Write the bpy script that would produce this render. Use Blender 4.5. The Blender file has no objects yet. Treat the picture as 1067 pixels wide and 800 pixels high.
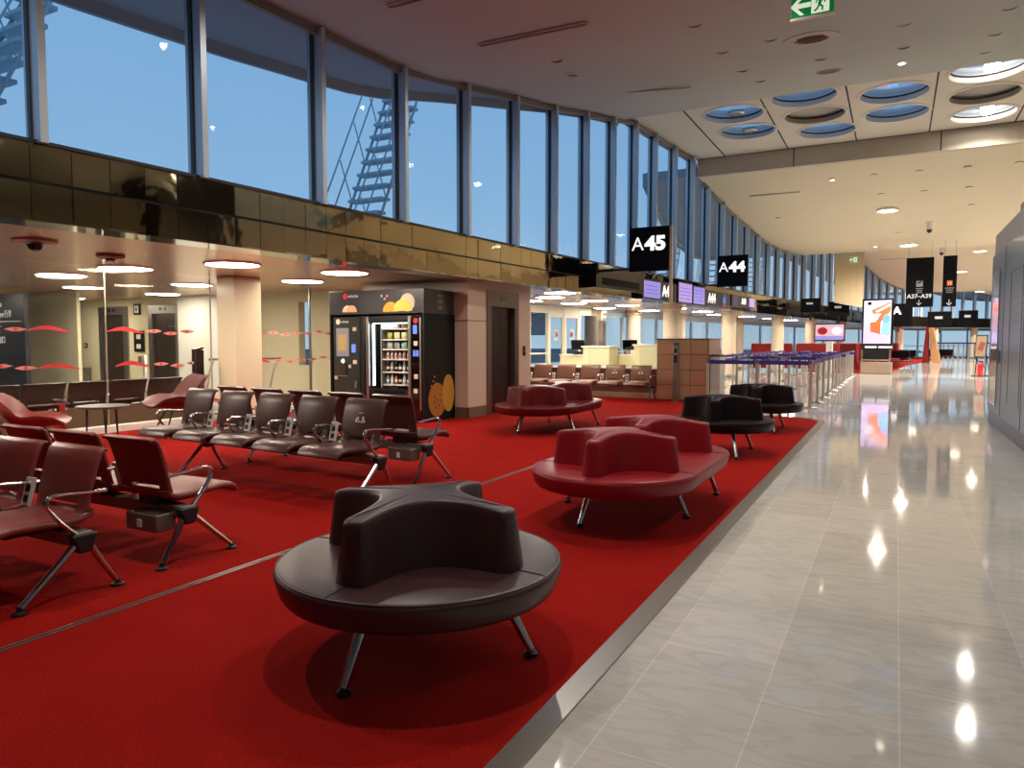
import bpy, math, random
from mathutils import Vector, Matrix, Euler
random.seed(7)
SC = bpy.context.scene
COL = SC.collection
PI = math.pi
R = math.radians

# ------------------------------------------------------------------ helpers
def lin(h):
    h = h.lstrip('#')
    o = []
    for i in (0, 2, 4):
        c = int(h[i:i+2], 16)/255
        o.append(c/12.92 if c <= .04045 else ((c+.055)/1.055)**2.4)
    return tuple(o)+(1,)

MATS = {}
def mat(name, col, rough=.5, metal=0., spec=.5, emit=0., coat=0., bump=None, noise=None):
    if name in MATS: return MATS[name]
    m = bpy.data.materials.new(name); m.use_nodes = True
    nt = m.node_tree; b = nt.nodes['Principled BSDF']
    c = lin(col) if isinstance(col, str) else tuple(col)+(1,)
    b.inputs['Base Color'].default_value = c
    b.inputs['Roughness'].default_value = rough
    b.inputs['Metallic'].default_value = metal
    b.inputs['Specular IOR Level'].default_value = spec
    b.inputs['Coat Weight'].default_value = coat
    b.inputs['Coat Roughness'].default_value = .1
    if emit:
        b.inputs['Emission Color'].default_value = c
        b.inputs['Emission Strength'].default_value = emit
    if bump or noise:
        tc = nt.nodes.new('ShaderNodeTexCoord')
    if noise:      # (scale, amount) variation of the colour
        n = nt.nodes.new('ShaderNodeTexNoise'); n.inputs['Scale'].default_value = noise[0]; n.inputs['Detail'].default_value = 6
        nt.links.new(tc.outputs['Object'], n.inputs['Vector'])
        mx = nt.nodes.new('ShaderNodeMix'); mx.data_type = 'RGBA'
        mx.inputs[6].default_value = tuple(x*(1-noise[1]) for x in c[:3])+(1,)
        mx.inputs[7].default_value = tuple(min(1, x*(1+noise[1])) for x in c[:3])+(1,)
        nt.links.new(n.outputs['Fac'], mx.inputs[0]); nt.links.new(mx.outputs[2], b.inputs['Base Color'])
    if bump:       # (scale, strength, distance)
        n2 = nt.nodes.new('ShaderNodeTexNoise'); n2.inputs['Scale'].default_value = bump[0]; n2.inputs['Detail'].default_value = 4
        nt.links.new(tc.outputs['Object'], n2.inputs['Vector'])
        bp = nt.nodes.new('ShaderNodeBump'); bp.inputs['Strength'].default_value = bump[1]; bp.inputs['Distance'].default_value = bump[2]
        nt.links.new(n2.outputs['Fac'], bp.inputs['Height']); nt.links.new(bp.outputs['Normal'], b.inputs['Normal'])
    MATS[name] = m
    return m

def glass_mat(name, tint=(1, 1, 1), ior=1.45, edge=.6):
    m = bpy.data.materials.new(name); m.use_nodes = True; nt = m.node_tree
    nt.nodes.remove(nt.nodes['Principled BSDF']); out = nt.nodes['Material Output']
    t = nt.nodes.new('ShaderNodeBsdfTransparent'); t.inputs[0].default_value = tint+(1,)
    g = nt.nodes.new('ShaderNodeBsdfGlossy'); g.inputs['Roughness'].default_value = 0.0
    # reflectance rising towards grazing angles, the same from either face of the pane
    ge = nt.nodes.new('ShaderNodeNewGeometry'); dt = nt.nodes.new('ShaderNodeVectorMath'); dt.operation = 'DOT_PRODUCT'
    nt.links.new(ge.outputs['Normal'], dt.inputs[0]); nt.links.new(ge.outputs['Incoming'], dt.inputs[1])
    def mth(op, a, b=None):
        q = nt.nodes.new('ShaderNodeMath'); q.operation = op
        for k, z in enumerate((a, b)):
            if z is None: continue
            if isinstance(z, (int, float)): q.inputs[k].default_value = z
            else: nt.links.new(z, q.inputs[k])
        return q.outputs[0]
    f0 = ((ior-1)/(ior+1))**2
    fac = mth('ADD', mth('MULTIPLY', mth('POWER', mth('SUBTRACT', 1., mth('ABSOLUTE', dt.outputs['Value'])), 5.), edge), f0)
    mx = nt.nodes.new('ShaderNodeMixShader')
    nt.links.new(fac, mx.inputs[0]); nt.links.new(t.outputs[0], mx.inputs[1]); nt.links.new(g.outputs[0], mx.inputs[2])
    nt.links.new(mx.outputs[0], out.inputs['Surface'])
    MATS[name] = m
    return m

class MB:
    def __init__(s): s.v = []; s.f = []
    def add(s, vs, fs):
        b = len(s.v); s.v += [tuple(p) for p in vs]; s.f += [tuple(i+b for i in q) for q in fs]; return s
    def box(s, x0, x1, y0, y1, z0, z1):
        return s.add([(x0,y0,z0),(x1,y0,z0),(x1,y1,z0),(x0,y1,z0),(x0,y0,z1),(x1,y0,z1),(x1,y1,z1),(x0,y1,z1)],
                     [(0,3,2,1),(4,5,6,7),(0,1,5,4),(1,2,6,5),(2,3,7,6),(3,0,4,7)])
    def obox(s, c, size, rot=(0,0,0)):
        M = Euler(rot).to_matrix(); c = Vector(c); hx, hy, hz = [q/2 for q in size]
        vs = [c+M@Vector((x,y,z)) for x,y,z in [(-hx,-hy,-hz),(hx,-hy,-hz),(hx,hy,-hz),(-hx,hy,-hz),(-hx,-hy,hz),(hx,-hy,hz),(hx,hy,hz),(-hx,hy,hz)]]
        return s.add(vs, [(0,3,2,1),(4,5,6,7),(0,1,5,4),(1,2,6,5),(2,3,7,6),(3,0,4,7)])
    def prism(s, poly, z0, z1):
        n = len(poly)
        return s.add([(x,y,z0) for x,y in poly]+[(x,y,z1) for x,y in poly],
                     [tuple(range(n-1,-1,-1)), tuple(range(n,2*n))]+[(i,(i+1)%n,n+(i+1)%n,n+i) for i in range(n)])
    def prism_xz(s, poly, y0, y1):       # outline in x,z extruded along y
        n = len(poly)
        return s.add([(x,y0,z) for x,z in poly]+[(x,y1,z) for x,z in poly],
                     [tuple(range(n)), tuple(range(2*n-1,n-1,-1))]+[(i,n+i,n+(i+1)%n,(i+1)%n) for i in range(n)])
    def loft(s, rings, caps=True, closed=True):
        n = len(rings[0]); b = []
        for r in rings: b += list(r)
        fs = []
        for k in range(len(rings)-1):
            for i in range(n if closed else n-1):
                j = (i+1) % n
                fs.append((k*n+i, k*n+j, (k+1)*n+j, (k+1)*n+i))
        if caps:
            fs.append(tuple(range(n-1,-1,-1))); fs.append(tuple(range((len(rings)-1)*n, len(rings)*n)))
        return s.add(b, fs)
    def lathe(s, prof, n=24, c=(0,0,0)):
        rings = [[(c[0]+r*math.cos(2*PI*i/n), c[1]+r*math.sin(2*PI*i/n), c[2]+z) for i in range(n)] for r,z in prof]
        return s.loft(rings)
    def cyl(s, p0, p1, r0, r1=None, n=16):
        return s.tube([p0,p1], r0, n, r1)
    def tube(s, pts, r, n=8, r1=None, closed=False, flat=1.):
        P = [Vector(p) for p in pts]; N = len(P); rings = []; prev = None
        for i, p in enumerate(P):
            if closed: d = (P[(i+1)%N]-P[i-1])
            else: d = (P[min(i+1,N-1)]-P[max(i-1,0)])
            d.normalize()
            if prev is None:
                a = Vector((0,0,1)) if abs(d.z) < .9 else Vector((1,0,0))
                u = d.cross(a).normalized()
            else:
                u = (prev - d*prev.dot(d)).normalized()
            prev = u; w = d.cross(u)
            rr = r if r1 is None else r+(r1-r)*i/(N-1)
            rings.append([p+u*rr*flat*math.cos(2*PI*k/n)+w*rr*math.sin(2*PI*k/n) for k in range(n)])
        if closed: rings.append(rings[0])
        return s.loft(rings, caps=not closed)
    def build(s, name, m, parent=None, bevel=0, seg=2, smooth=True, ang=35):
        me = bpy.data.meshes.new(name); me.from_pydata(s.v, [], s.f); me.validate()
        import bmesh
        bm = bmesh.new(); bm.from_mesh(me); bmesh.ops.recalc_face_normals(bm, faces=bm.faces); bm.to_mesh(me); bm.free()
        if smooth:
            me.polygons.foreach_set('use_smooth', [True]*len(me.polygons))
            me.set_sharp_from_angle(angle=R(ang))
        if m: me.materials.append(m if not isinstance(m, str) else MATS[m])
        o = bpy.data.objects.new(name, me); COL.objects.link(o)
        if parent: o.parent = parent
        if bevel:
            b = o.modifiers.new('Bevel', 'BEVEL'); b.width = bevel; b.segments = seg; b.limit_method = 'ANGLE'; b.angle_limit = R(40)
        return o

def tag(o, label=None, cat=None, group=None, kind=None):
    if label: o['label'] = label
    if cat: o['category'] = cat
    if group: o['group'] = group
    if kind: o['kind'] = kind
    return o
def thing(name, label, cat, loc=(0,0,0), rz=0, group=None):
    o = bpy.data.objects.new(name, None); COL.objects.link(o); o.empty_display_size = .1
    o.location = loc; o.rotation_euler = (0,0,rz)
    return tag(o, label, cat, group)
def struct(o): o['kind'] = 'structure'; return o
def dup(o, loc=None, rz=None, label=None, group=None, parent=None):
    c = o.copy(); COL.objects.link(c)
    if parent: c.parent = parent
    if loc is not None: c.location = loc
    if rz is not None: c.rotation_euler = (0,0,rz)
    if label: c['label'] = label
    if group: c['group'] = group
    for ch in KIDS(o): dup(ch, parent=c)
    return c
def KIDS(o): return [x for x in bpy.data.objects if x.parent == o]
def text(name, body, size, m, parent=None, loc=(0,0,0), rot=(PI/2,0,0), bold=0., ext=.004, align='CENTER', shear=0., sx=1.):
    cu = bpy.data.curves.new('t', 'FONT'); cu.body = body; cu.size = size; cu.extrude = ext; cu.offset = bold
    cu.align_x = align; cu.align_y = 'CENTER'; cu.shear = shear; cu.resolution_u = 4
    t = bpy.data.objects.new('t', cu); COL.objects.link(t)
    me = bpy.data.meshes.new_from_object(t.evaluated_get(bpy.context.evaluated_depsgraph_get()))
    bpy.data.objects.remove(t); me.name = name
    me.materials.clear(); me.materials.append(m)
    o = bpy.data.objects.new(name, me); COL.objects.link(o)
    o.location = loc; o.rotation_euler = rot; o.scale = (sx,1,1)
    if parent: o.parent = parent
    return o
def interp(T, q):
    if q <= T[0][0]: return T[0][1]
    for (a,b),(c,d) in zip(T, T[1:]):
        if q <= c: return b+(d-b)*(q-a)/(c-a)
    return T[-1][1]
def smooth_interp(T, q):
    for i in range(len(T)-1):
        if q <= T[i+1][0] or i == len(T)-2:
            p0=T[max(i-1,0)]; p1=T[i]; p2=T[i+1]; p3=T[min(i+2,len(T)-1)]
            h=p2[0]-p1[0]; t=min(max((q-p1[0])/h,0),1)
            m1=(p2[1]-p0[1])/max(p2[0]-p0[0],1e-6)*h; m2=(p3[1]-p1[1])/max(p3[0]-p1[0],1e-6)*h
            return (2*t**3-3*t*t+1)*p1[1]+(t**3-2*t*t+t)*m1+(-2*t**3+3*t*t)*p2[1]+(t**3-t*t)*m2
ORD = ['first','second','third','fourth','fifth','sixth','seventh','eighth','ninth','tenth','eleventh','twelfth','thirteenth','fourteenth']
def circle(r, n=32, c=(0,0), ph=0): return [(c[0]+r*math.cos(ph+2*PI*i/n), c[1]+r*math.sin(ph+2*PI*i/n)) for i in range(n)]

# hall frame: +Y along the concourse, +X to the right, metres
PATH = [(-8.15,-8.0),(3.82,-6.96),(10.6,-6.57),(16.36,-6.1),(21.93,-5.55),(31.27,-4.51),(40.2,-3.26),(49,-1.85),(54.6,-.75),(60,.95),(65,3.4),(69,6.3),(72.5,9.8),(75,13.2)]
def wx(y): return smooth_interp(PATH, y)
def wang(y): return math.atan2(wx(y+.05)-wx(y-.05), .1)     # heading of the window wall from +Y
def rx(y): return max(9., wx(y)+16.)
S1 = [(-9,5.3),(5,5.45),(8,5.5),(9.5,5.56),(11,5.85),(13.7,6.25),(15.7,6.62),(17.,6.8)]
S2 = [(22.4,6.45),(25,6.0),(28,5.6),(31,5.32),(33,5.3),(36,5.4)]
S3 = [(36,6.5),(44,6.4),(48,6.2),(53,5.6),(58,5.15),(63,5.1),(65,5.2)]
S4 = [(65,6.1),(70,5.0),(76,4.8)]
def wallz(y):
    if y < 17: return smooth_interp(S1, y)
    if y < 22.4: return 6.95
    if y < 36: return smooth_interp(S2, y)
    if y < 65: return smooth_interp(S3, y)
    return smooth_interp(S4, y)

# ------------------------------------------------------------------ materials
M_shell = mat('ceiling_plaster', '#d3c7ab', .7, noise=(.6,.04))
M_strip = mat('ceiling_strip_plaster', '#d6cebd', .65)
M_beam = mat('beam_concrete', '#b9b0a0', .6)
M_dark = mat('black_plastic', '#0b0b0d', .35)
M_black_gloss = mat('black_gloss', '#060709', .08, coat=.6)
M_chrome = mat('polished_aluminium', '#c9c9cc', .16, 1.)
M_steel = mat('brushed_steel', '#a9a6a0', .32, 1.)
M_bracket = mat('bracket_black', '#141416', .5)
M_graybox = mat('grey_steel_box', '#77706b', .4, .45)
M_alu = mat('mullion_grey', '#b6c2cd', .36, .45)
M_aludark = mat('mullion_dark', '#33383e', .45, .4)
M_gold = mat('bronze_mirror', (.43,.355,.225), .05, 1., bump=(.7,.3,.06))
M_goldedge = mat('soffit_mirror_edge', (.72,.70,.66), .05, 1., bump=(2.,.1,.02))
M_soffit = mat('soffit_metal', '#dcb59c', .25, .85, bump=(3.,.03,.02))  # warm tint puts part of the carpet's red reflection into the colour
M_wallbeige = mat('wall_beige', '#cdbca6', .45)
M_wallwarm = mat('wall_mauve_beige', '#d0b9a5', .4)
M_wallyel = mat('wall_cream', '#d9cfae', .55)
M_leatherA = mat('leather_oxblood', (.225,.044,.038), .38, bump=(180,.06,.002))
M_leatherB = mat('leather_brown', (.075,.032,.027), .36, bump=(180,.06,.002))
M_sofa_brown = mat('leather_aubergine', (.046,.018,.019), .36, spec=.36, bump=(120,.05,.002))
M_sofa_red = mat('leather_red', (.235,.006,.012), .36, spec=.3, bump=(120,.05,.002))
M_sofa_wine = mat('leather_wine', (.10,.004,.006), .36, spec=.3, bump=(120,.05,.002))
M_sofa_dark = mat('leather_dark', (.007,.002,.003), .4, spec=.16, bump=(120,.05,.002))
M_white = mat('white_plastic', '#e6e2da', .4)
M_socket = mat('socket_dark', '#16161a', .4)
M_lamp = mat('lamp_white', '#fff1de', .5, emit=42.)
M_lampfar = mat('lamp_far', '#ffedd2', .5, emit=14.)
M_textw = mat('sign_white', '#ffffff', .5, emit=.95)
M_navy = mat('sign_navy', '#02030a', .6, spec=.15)
M_purple = mat('screen_purple', '#8f86d8', .3, emit=.75)
M_belt = mat('belt_purple', '#2c1a72', .7)
M_post = mat('stanchion_satin', '#cfcac2', .28, .85)
M_colpl = mat('column_plaster', '#d9c7ae', .55)
M_green = mat('exit_green', '#0b8a3c', .4, emit=.35)
M_exitw = mat('exit_white', '#e8f5dc', .4, emit=.7)
M_red = mat('bright_red', '#c8161c', .4)
M_redfab = mat('red_fabric', '#78090c', .85)
M_decal = mat('decal_red', '#d8333a', .6)
M_decalp = mat('decal_pink', '#e58f86', .6)
M_stair = mat('galvanised_steel', '#a9bac4', .5, .2)
M_roof = mat('roof_bounce_white', '#e4e5e4', .8)  # unseen roof made near white to bounce sky light onto the eaves
M_eave = mat('eave_grey', '#8f9ba6', .8)
M_wood = mat('pale_wood', '#b98a62', .5, noise=(6,.15))
M_glassw = glass_mat('window_glass', (1,1,1), 1.25, .35)
M_glassp = glass_mat('partition_glass', (.98,.985,.965), 1.3, .5)
M_frosty = None

# carpet
def carpet_mat():
    m = mat('carpet_red', (.335,.008,.008), .95, spec=.1)
    nt = m.node_tree; b = nt.nodes['Principled BSDF']
    tc = nt.nodes.new('ShaderNodeTexCoord')
    n = nt.nodes.new('ShaderNodeTexNoise'); n.inputs['Scale'].default_value = 120; n.inputs['Detail'].default_value = 3
    n2 = nt.nodes.new('ShaderNodeTexNoise'); n2.inputs['Scale'].default_value = 2.2; n2.inputs['Detail'].default_value = 5
    nt.links.new(tc.outputs['Object'], n.inputs['Vector']); nt.links.new(tc.outputs['Object'], n2.inputs['Vector'])
    ad = nt.nodes.new('ShaderNodeMath'); ad.operation = 'MULTIPLY_ADD'; ad.inputs[1].default_value = .25
    nt.links.new(n2.outputs['Fac'], ad.inputs[0]); nt.links.new(n.outputs['Fac'], ad.inputs[2])
    cr = nt.nodes.new('ShaderNodeValToRGB')
    cr.color_ramp.elements[0].position = .35; cr.color_ramp.elements[0].color = (.19,.0045,.0035,1)
    cr.color_ramp.elements[1].position = .85; cr.color_ramp.elements[1].color = (.36,.013,.0095,1)
    nt.links.new(ad.outputs[0], cr.inputs[0]); nt.links.new(cr.outputs[0], b.inputs['Base Color'])
    bp = nt.nodes.new('ShaderNodeBump'); bp.inputs['Strength'].default_value = .9; bp.inputs['Distance'].default_value = .006
    nt.links.new(n.outputs['Fac'], bp.inputs['Height']); nt.links.new(bp.outputs['Normal'], b.inputs['Normal'])
    b.inputs['Specular IOR Level'].default_value = .03
    return m
M_carpet = carpet_mat()

def marble_mat():
    m = mat('marble_tiles', '#c9c3b9', .055, spec=.5)
    nt = m.node_tree; b = nt.nodes['Principled BSDF']
    tc = nt.nodes.new('ShaderNodeTexCoord')
    mp = nt.nodes.new('ShaderNodeMapping'); mp.inputs['Rotation'].default_value = (0,0,PI/2); mp.inputs['Location'].default_value = (0,-.05,0)
    nt.links.new(tc.outputs['Object'], mp.inputs['Vector'])
    br = nt.nodes.new('ShaderNodeTexBrick')
    br.offset = .37; br.inputs['Scale'].default_value = 1; br.inputs['Brick Width'].default_value = .95; br.inputs['Row Height'].default_value = .475
    br.inputs['Mortar Size'].default_value = .0028; br.inputs['Mortar Smooth'].default_value = .3; br.inputs['Bias'].default_value = 0
    br.inputs['Color1'].default_value = lin('#cfcdc9'); br.inputs['Color2'].default_value = lin('#c2bfba'); br.inputs['Mortar'].default_value = lin('#dcd8d1')
    nt.links.new(mp.outputs[0], br.inputs['Vector'])
    ns = nt.nodes.new('ShaderNodeTexNoise'); ns.inputs['Scale'].default_value = 2.4; ns.inputs['Detail'].default_value = 8; ns.inputs['Distortion'].default_value = .7
    ms = nt.nodes.new('ShaderNodeMapping'); ms.inputs['Scale'].default_value = (1.1,3.6,1); ms.inputs['Rotation'].default_value = (0,0,.45)
    nt.links.new(tc.outputs['Object'], ms.inputs['Vector']); nt.links.new(ms.outputs[0], ns.inputs['Vector'])
    cr = nt.nodes.new('ShaderNodeValToRGB')
    e = cr.color_ramp.elements
    e[0].position = .42; e[0].color = (1,1,1,1); e[1].position = .56; e[1].color = (1,1,1,1)
    x = e.new(.49); x.color = (.89,.89,.9,1)
    nt.links.new(ns.outputs['Fac'], cr.inputs[0])
    mx = nt.nodes.new('ShaderNodeMix'); mx.data_type = 'RGBA'; mx.blend_type = 'MULTIPLY'; mx.inputs[0].default_value = 1
    nt.links.new(br.outputs['Color'], mx.inputs[6]); nt.links.new(cr.outputs[0], mx.inputs[7])
    nt.links.new(mx.outputs[2], b.inputs['Base Color'])
    n3 = nt.nodes.new('ShaderNodeTexNoise'); n3.inputs['Scale'].default_value = 1.3; n3.inputs['Detail'].default_value = 2
    nt.links.new(tc.outputs['Object'], n3.inputs['Vector'])
    bp = nt.nodes.new('ShaderNodeBump'); bp.inputs['Strength'].default_value = .06; bp.inputs['Distance'].default_value = .02
    nt.links.new(n3.outputs['Fac'], bp.inputs['Height']); nt.links.new(bp.outputs['Normal'], b.inputs['Normal'])
    return m
M_marble = marble_mat()

def striped(name, c1, c2, scale, axis, rough, metal=0., coat=0., sharp=.08):
    """panel joints: thin darker lines at a regular pitch along one object axis"""
    m = mat(name, c1, rough, metal, coat=coat)
    nt = m.node_tree; b = nt.nodes['Principled BSDF']
    tc = nt.nodes.new('ShaderNodeTexCoord'); sp = nt.nodes.new('ShaderNodeSeparateXYZ')
    nt.links.new(tc.outputs['Object'], sp.inputs[0])
    mu = nt.nodes.new('ShaderNodeMath'); mu.operation = 'MULTIPLY'; mu.inputs[1].default_value = scale
    fr = nt.nodes.new('ShaderNodeMath'); fr.operation = 'FRACT'
    lt = nt.nodes.new('ShaderNodeMath'); lt.operation = 'LESS_THAN'; lt.inputs[1].default_value = sharp
    nt.links.new(sp.outputs[axis], mu.inputs[0]); nt.links.new(mu.outputs[0], fr.inputs[0]); nt.links.new(fr.outputs[0], lt.inputs[0])
    mx = nt.nodes.new('ShaderNodeMix'); mx.data_type = 'RGBA'
    mx.inputs[6].default_value = lin(c1); mx.inputs[7].default_value = lin(c2)
    nt.links.new(lt.outputs[0], mx.inputs[0]); nt.links.new(mx.outputs[2], b.inputs['Base Color'])
    return m
M_booth = striped('booth_glass', '#75868e', '#67777f', 9., 2, .34, .1, coat=.12, sharp=.12)
M_panelwall = striped('panel_wall', '#cbc3b2', '#a89f8e', .9, 0, .5, sharp=.012)
M_tan = striped('tan_panel', '#c9b48d', '#b09a72', 3.4, 0, .6, sharp=.03)

# ------------------------------------------------------------------ floor, carpet, trims
struct(MB().add([(-26,-9.5,0),(14,-9.5,0),(30,100,0),(-14,100,0)], [(0,1,2,3)]).build('floor', M_marble))
EDGE = -1.147
cp = [(EDGE,-9)]
cx, cy, cr_ = EDGE-.55, 13.85, .55
cp.append((EDGE, 13.3))
for i in range(1,9):
    a = PI/2*i/9*1.0; cp.append((cx+cr_*math.cos(a), 13.3+cr_*1.15*math.sin(a)))
cp += [(cx-.1,13.94),(-3.75,14.3),(-3.78,17.0),(-10.5,17.0),(-10.55,-9)]
carp = struct(MB().prism(cp, .0, .008).build('floor_carpet', M_carpet, smooth=False))
st = MB(); w = .105
out = [(EDGE,-9),(EDGE,13.3)]+cp[2:10]+[(cx-.1,13.94),(-3.75,14.3)]
offs = [(EDGE+w,-9),(EDGE+w,13.35)]+[(cx+(cr_+w)*math.cos(PI/2*i/9), 13.3+(cr_*1.15+w)*math.sin(PI/2*i/9)) for i in range(1,9)]+[(cx-.08,13.94+w),(-3.73,14.3+w)]
n = len(out)
st.add([(x,y,.011) for x,y in out]+[(x,y,.011) for x,y in offs]+[(x,y,0) for x,y in out]+[(x,y,0) for x,y in offs],
       [(i,i+1,n+i+1,n+i) for i in range(n-1)]+[(n+i,n+i+1,3*n+i+1,3*n+i) for i in range(n-1)])
struct(st.build('trim_1', M_steel, smooth=False))
sm = MB()
for dx in (-.016,.016): sm.box(-3.52+dx-.007, -3.52+dx+.007, -9, 13.6, .004, .0125)
struct(sm.build('trim_2', mat('seam_metal', '#8f8a84', .4, .9), smooth=False))
cp2 = [(-.3,35.2),(-.15,38),(.5,46),(1.6,55),(3.4,67),(-.5,67),(-2.2,52),(-3.2,43),(-3.9,35.2)]
struct(MB().prism(cp2, 0, .008).build('floor_carpet_far', M_carpet, smooth=False))

# ------------------------------------------------------------------ ceilings
def frange(a, b, n): return [a+(b-a)*i/n for i in range(n+1)]
def shell(T, y0, y1, n, name):
    mb = MB(); top = []; bot = []
    ys = frange(y0, y1, n); fs = []
    for y in ys:
        z = smooth_interp(T, y); x0 = wx(y)-.02; x1 = rx(y)
        bot.append([(x0+(x1-x0)*j/6, y, z) for j in range(7)])
    rings = bot
    mb.loft(rings, caps=False, closed=False)
    up = [[(x,y,z+.25) for x,y,z in r] for r in rings]
    mb.loft(up, caps=False, closed=False)
    for rr, uu in ((rings[0],up[0]),(rings[-1],up[-1])):
        mb.loft([rr,uu], caps=False, closed=False)
    return struct(mb.build(name, M_shell))
M_shell_near = mat('ceiling_plaster_grey', '#b2b6ae', .7, noise=(.6,.04))  # greyer copy of the vault plaster, offsets the carpet's red bounce light
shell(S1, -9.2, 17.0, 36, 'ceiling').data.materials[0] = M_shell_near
shell(S2, 22.4, 36.0, 26, 'ceiling_vault')
shell(S3, 36.15, 65, 30, 'ceiling_far_vault')
shell(S4, 65.1, 75.4, 20, 'ceiling_end_vault')
# flat strip with round skylight openings (2-D curve with holes)
SKY = [(-3.66,18.3,'sky'),(-3.62,19.95,'sky'),(-2.0,17.75,'sky'),(-1.92,19.3,'shut'),(-1.76,20.85,'sky'),(-.19,18.45,'sky'),(-.15,20.1,'sky'),
       (1.5,17.85,'lit'),(1.6,19.5,'shut'),(1.72,21.15,'lit'),(3.4,18.4,'sky'),(3.4,20.1,'sky'),(5.2,17.9,'sky'),(5.2,20.9,'sky')]
SR = .70; ZS = 6.95
def holed_plate(name, outline, holes, z, th, m):
    cu = bpy.data.curves.new(name, 'CURVE'); cu.dimensions = '2D'; cu.fill_mode = 'BOTH'; cu.extrude = th/2
    def spl(pts):
        s = cu.splines.new('POLY'); s.points.add(len(pts)-1); s.use_cyclic_u = True
        for p, q in zip(s.points, pts): p.co = (q[0],q[1],0,1)
    spl(outline)
    for h in holes: spl(circle(SR, 40, h))
    t = bpy.data.objects.new('t', cu); COL.objects.link(t); 
    me = bpy.data.meshes.new_from_object(t.evaluated_get(bpy.context.evaluated_depsgraph_get()))
    bpy.data.objects.remove(t); me.materials.clear(); me.materials.append(m); me.name = name
    o = bpy.data.objects.new(name, me); COL.objects.link(o); o.location = (0,0,z+th/2)
    return o
struct(holed_plate('ceiling_skylight_strip', [(wx(16.7)-.02,16.7),(9.2,16.7),(9.2,22.4),(wx(22.4)-.02,22.4)], [(a,b) for a,b,_ in SKY], ZS, .12, M_strip))
jl = MB()
for xj in (-4.68,-2.9,-1.12,.62,2.5,4.3): jl.box(xj-.018, xj+.018, 16.9, 22.32, ZS-.008, ZS+.001)
jl.box(wx(22)-.0, 9, 22.27, 22.31, ZS-.008, ZS+.001)
struct(jl.build('trim_3', mat('joint_dark', '#3a352e', .8), smooth=False))
# step between the near shell and the strip, and the beam
struct(MB().box(wx(17)-.02, 9.2, 16.72, 17.0, 6.8, 7.2).build('trim_4', M_shell))
bm_ = MB()
bm_.box(wx(22.4)-.02, 9.2, 22.32, 22.62, 6.43, 7.1)
struct(bm_.build('trim_5', M_beam))
bj = MB()
for xj in (-2.75, .9, 4.6): bj.box(xj-.015, xj+.015, 22.312, 22.33, 6.43, 6.95)
struct(bj.build('trim_6', MATS['joint_dark'], smooth=False))
# skylights
for i, (x, y, kind) in enumerate(SKY):
    where = {'sky':'pale blue glazed', 'shut':'grey shuttered', 'lit':'bright lamp-lit'}[kind]
    col = ['at the window end','in the second ceiling panel','in the third ceiling panel','in the fourth ceiling panel','off to the right','far off to the right']
    ci = 0 if x < -3 else 1 if x < -1.2 else 2 if x < .7 else 3 if x < 2.5 else 4 if x < 4.4 else 5
    same = sorted([q for q in SKY if abs(q[0]-x) < .6], key=lambda q: q[1])
    rank = ['nearest','middle','farthest'][same.index((x,y,kind))] if len(same) == 3 else ['nearer','farther'][same.index((x,y,kind))]
    t = thing('skylight', f'{where} round ceiling skylight, the {rank} one {col[ci]}', 'skylight', (x,y,ZS), 0, 'round skylights in the pale ceiling strip')
    well = MB()
    nn = 40
    rings = [[(r*math.cos(2*PI*k/nn), r*math.sin(2*PI*k/nn), z) for k in range(nn)] for r, z in [(SR-.002,.0),(SR-.002,.30),(SR+.05,.30),(SR+.05,.121)]]
    well.loft(rings, caps=False)
    well.build('well', M_white if kind != 'shut' else M_beam, t)
    rg = MB(); rings = [[(r*math.cos(2*PI*k/nn), r*math.sin(2*PI*k/nn), z) for k in range(nn)] for r, z in [(SR-.015,.0),(SR-.015,-.02),(SR+.06,-.015),(SR+.07,0)]]
    rg.loft(rings, caps=False); rg.build('rim', M_strip, t)
    gm = glass_mat('skylight_glass', (.93,.96,1.), 1.4) if 'skylight_glass' not in MATS else MATS['skylight_glass']
    MB().lathe([(SR-.004,.15),(SR-.004,.16)], 40).build('pane', gm if kind != 'shut' else mat('shutter_grey', '#a29c93', .6), t)
    MB().tube([((SR-.02)*math.cos(a), (SR-.02)*math.sin(a), .11) for a in [2*PI*k/36 for k in range(36)]], .018, 6, closed=True).build('ring_gasket', M_aludark, t)
    if kind == 'lit':
        MB().lathe([(.0,.03),(.12,.04),(.15,.08),(.15,.14)], 20, (.1,.2,0)).build('lamp', mat('lamp_sky', '#fff4e2', .5, emit=45.), t)
    if x < -3:
        MB().lathe([(.16,.06),(.20,.09),(.20,.14)], 20, (.0,.3,0)).build('lamp', M_steel, t)

# ------------------------------------------------------------------ fascia, soffit, roof block
ZF0, ZF1 = 2.5, 3.2
fm = MB(); y = -8.5; pw = .36
while y < 74.5:
    yw = pw if y < 20 else .72 if y < 58 else .45
    for za, zb in ((ZF0, 2.835), (2.865, ZF1)):
        g = .003
        a0 = random.uniform(-.004,.004); a1 = random.uniform(-.004,.004); a2 = random.uniform(-.003,.003)
        xa, xb = wx(y+g), wx(y+yw-g)
        fm.add([(xa+a0,y+g,za),(xb+a1,y+yw-g,za),(xb+a1+a2,y+yw-g,zb),(xa+a0+a2,y+g,zb)], [(0,1,2,3)])
    y += yw
fas = struct(fm.build('wall_fascia', M_gold, smooth=False))
bk = MB()
ys = frange(-8.5, 75, 120)
bk.loft([[(wx(q)-.02,q,ZF0-.001),(wx(q)-.02,q,ZF1-.02),(wx(q)-.35,q,ZF1-.02),(wx(q)-.35,q,ZF0+.1)] for q in ys])
struct(bk.build('trim_7', M_dark, smooth=False))
me_ = MB()
me_.loft([[(wx(q),q,ZF0),(wx(q)-.42,q,ZF0),(wx(q)-.42,q,ZF0+.02),(wx(q),q,ZF0+.02)] for q in ys])
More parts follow.
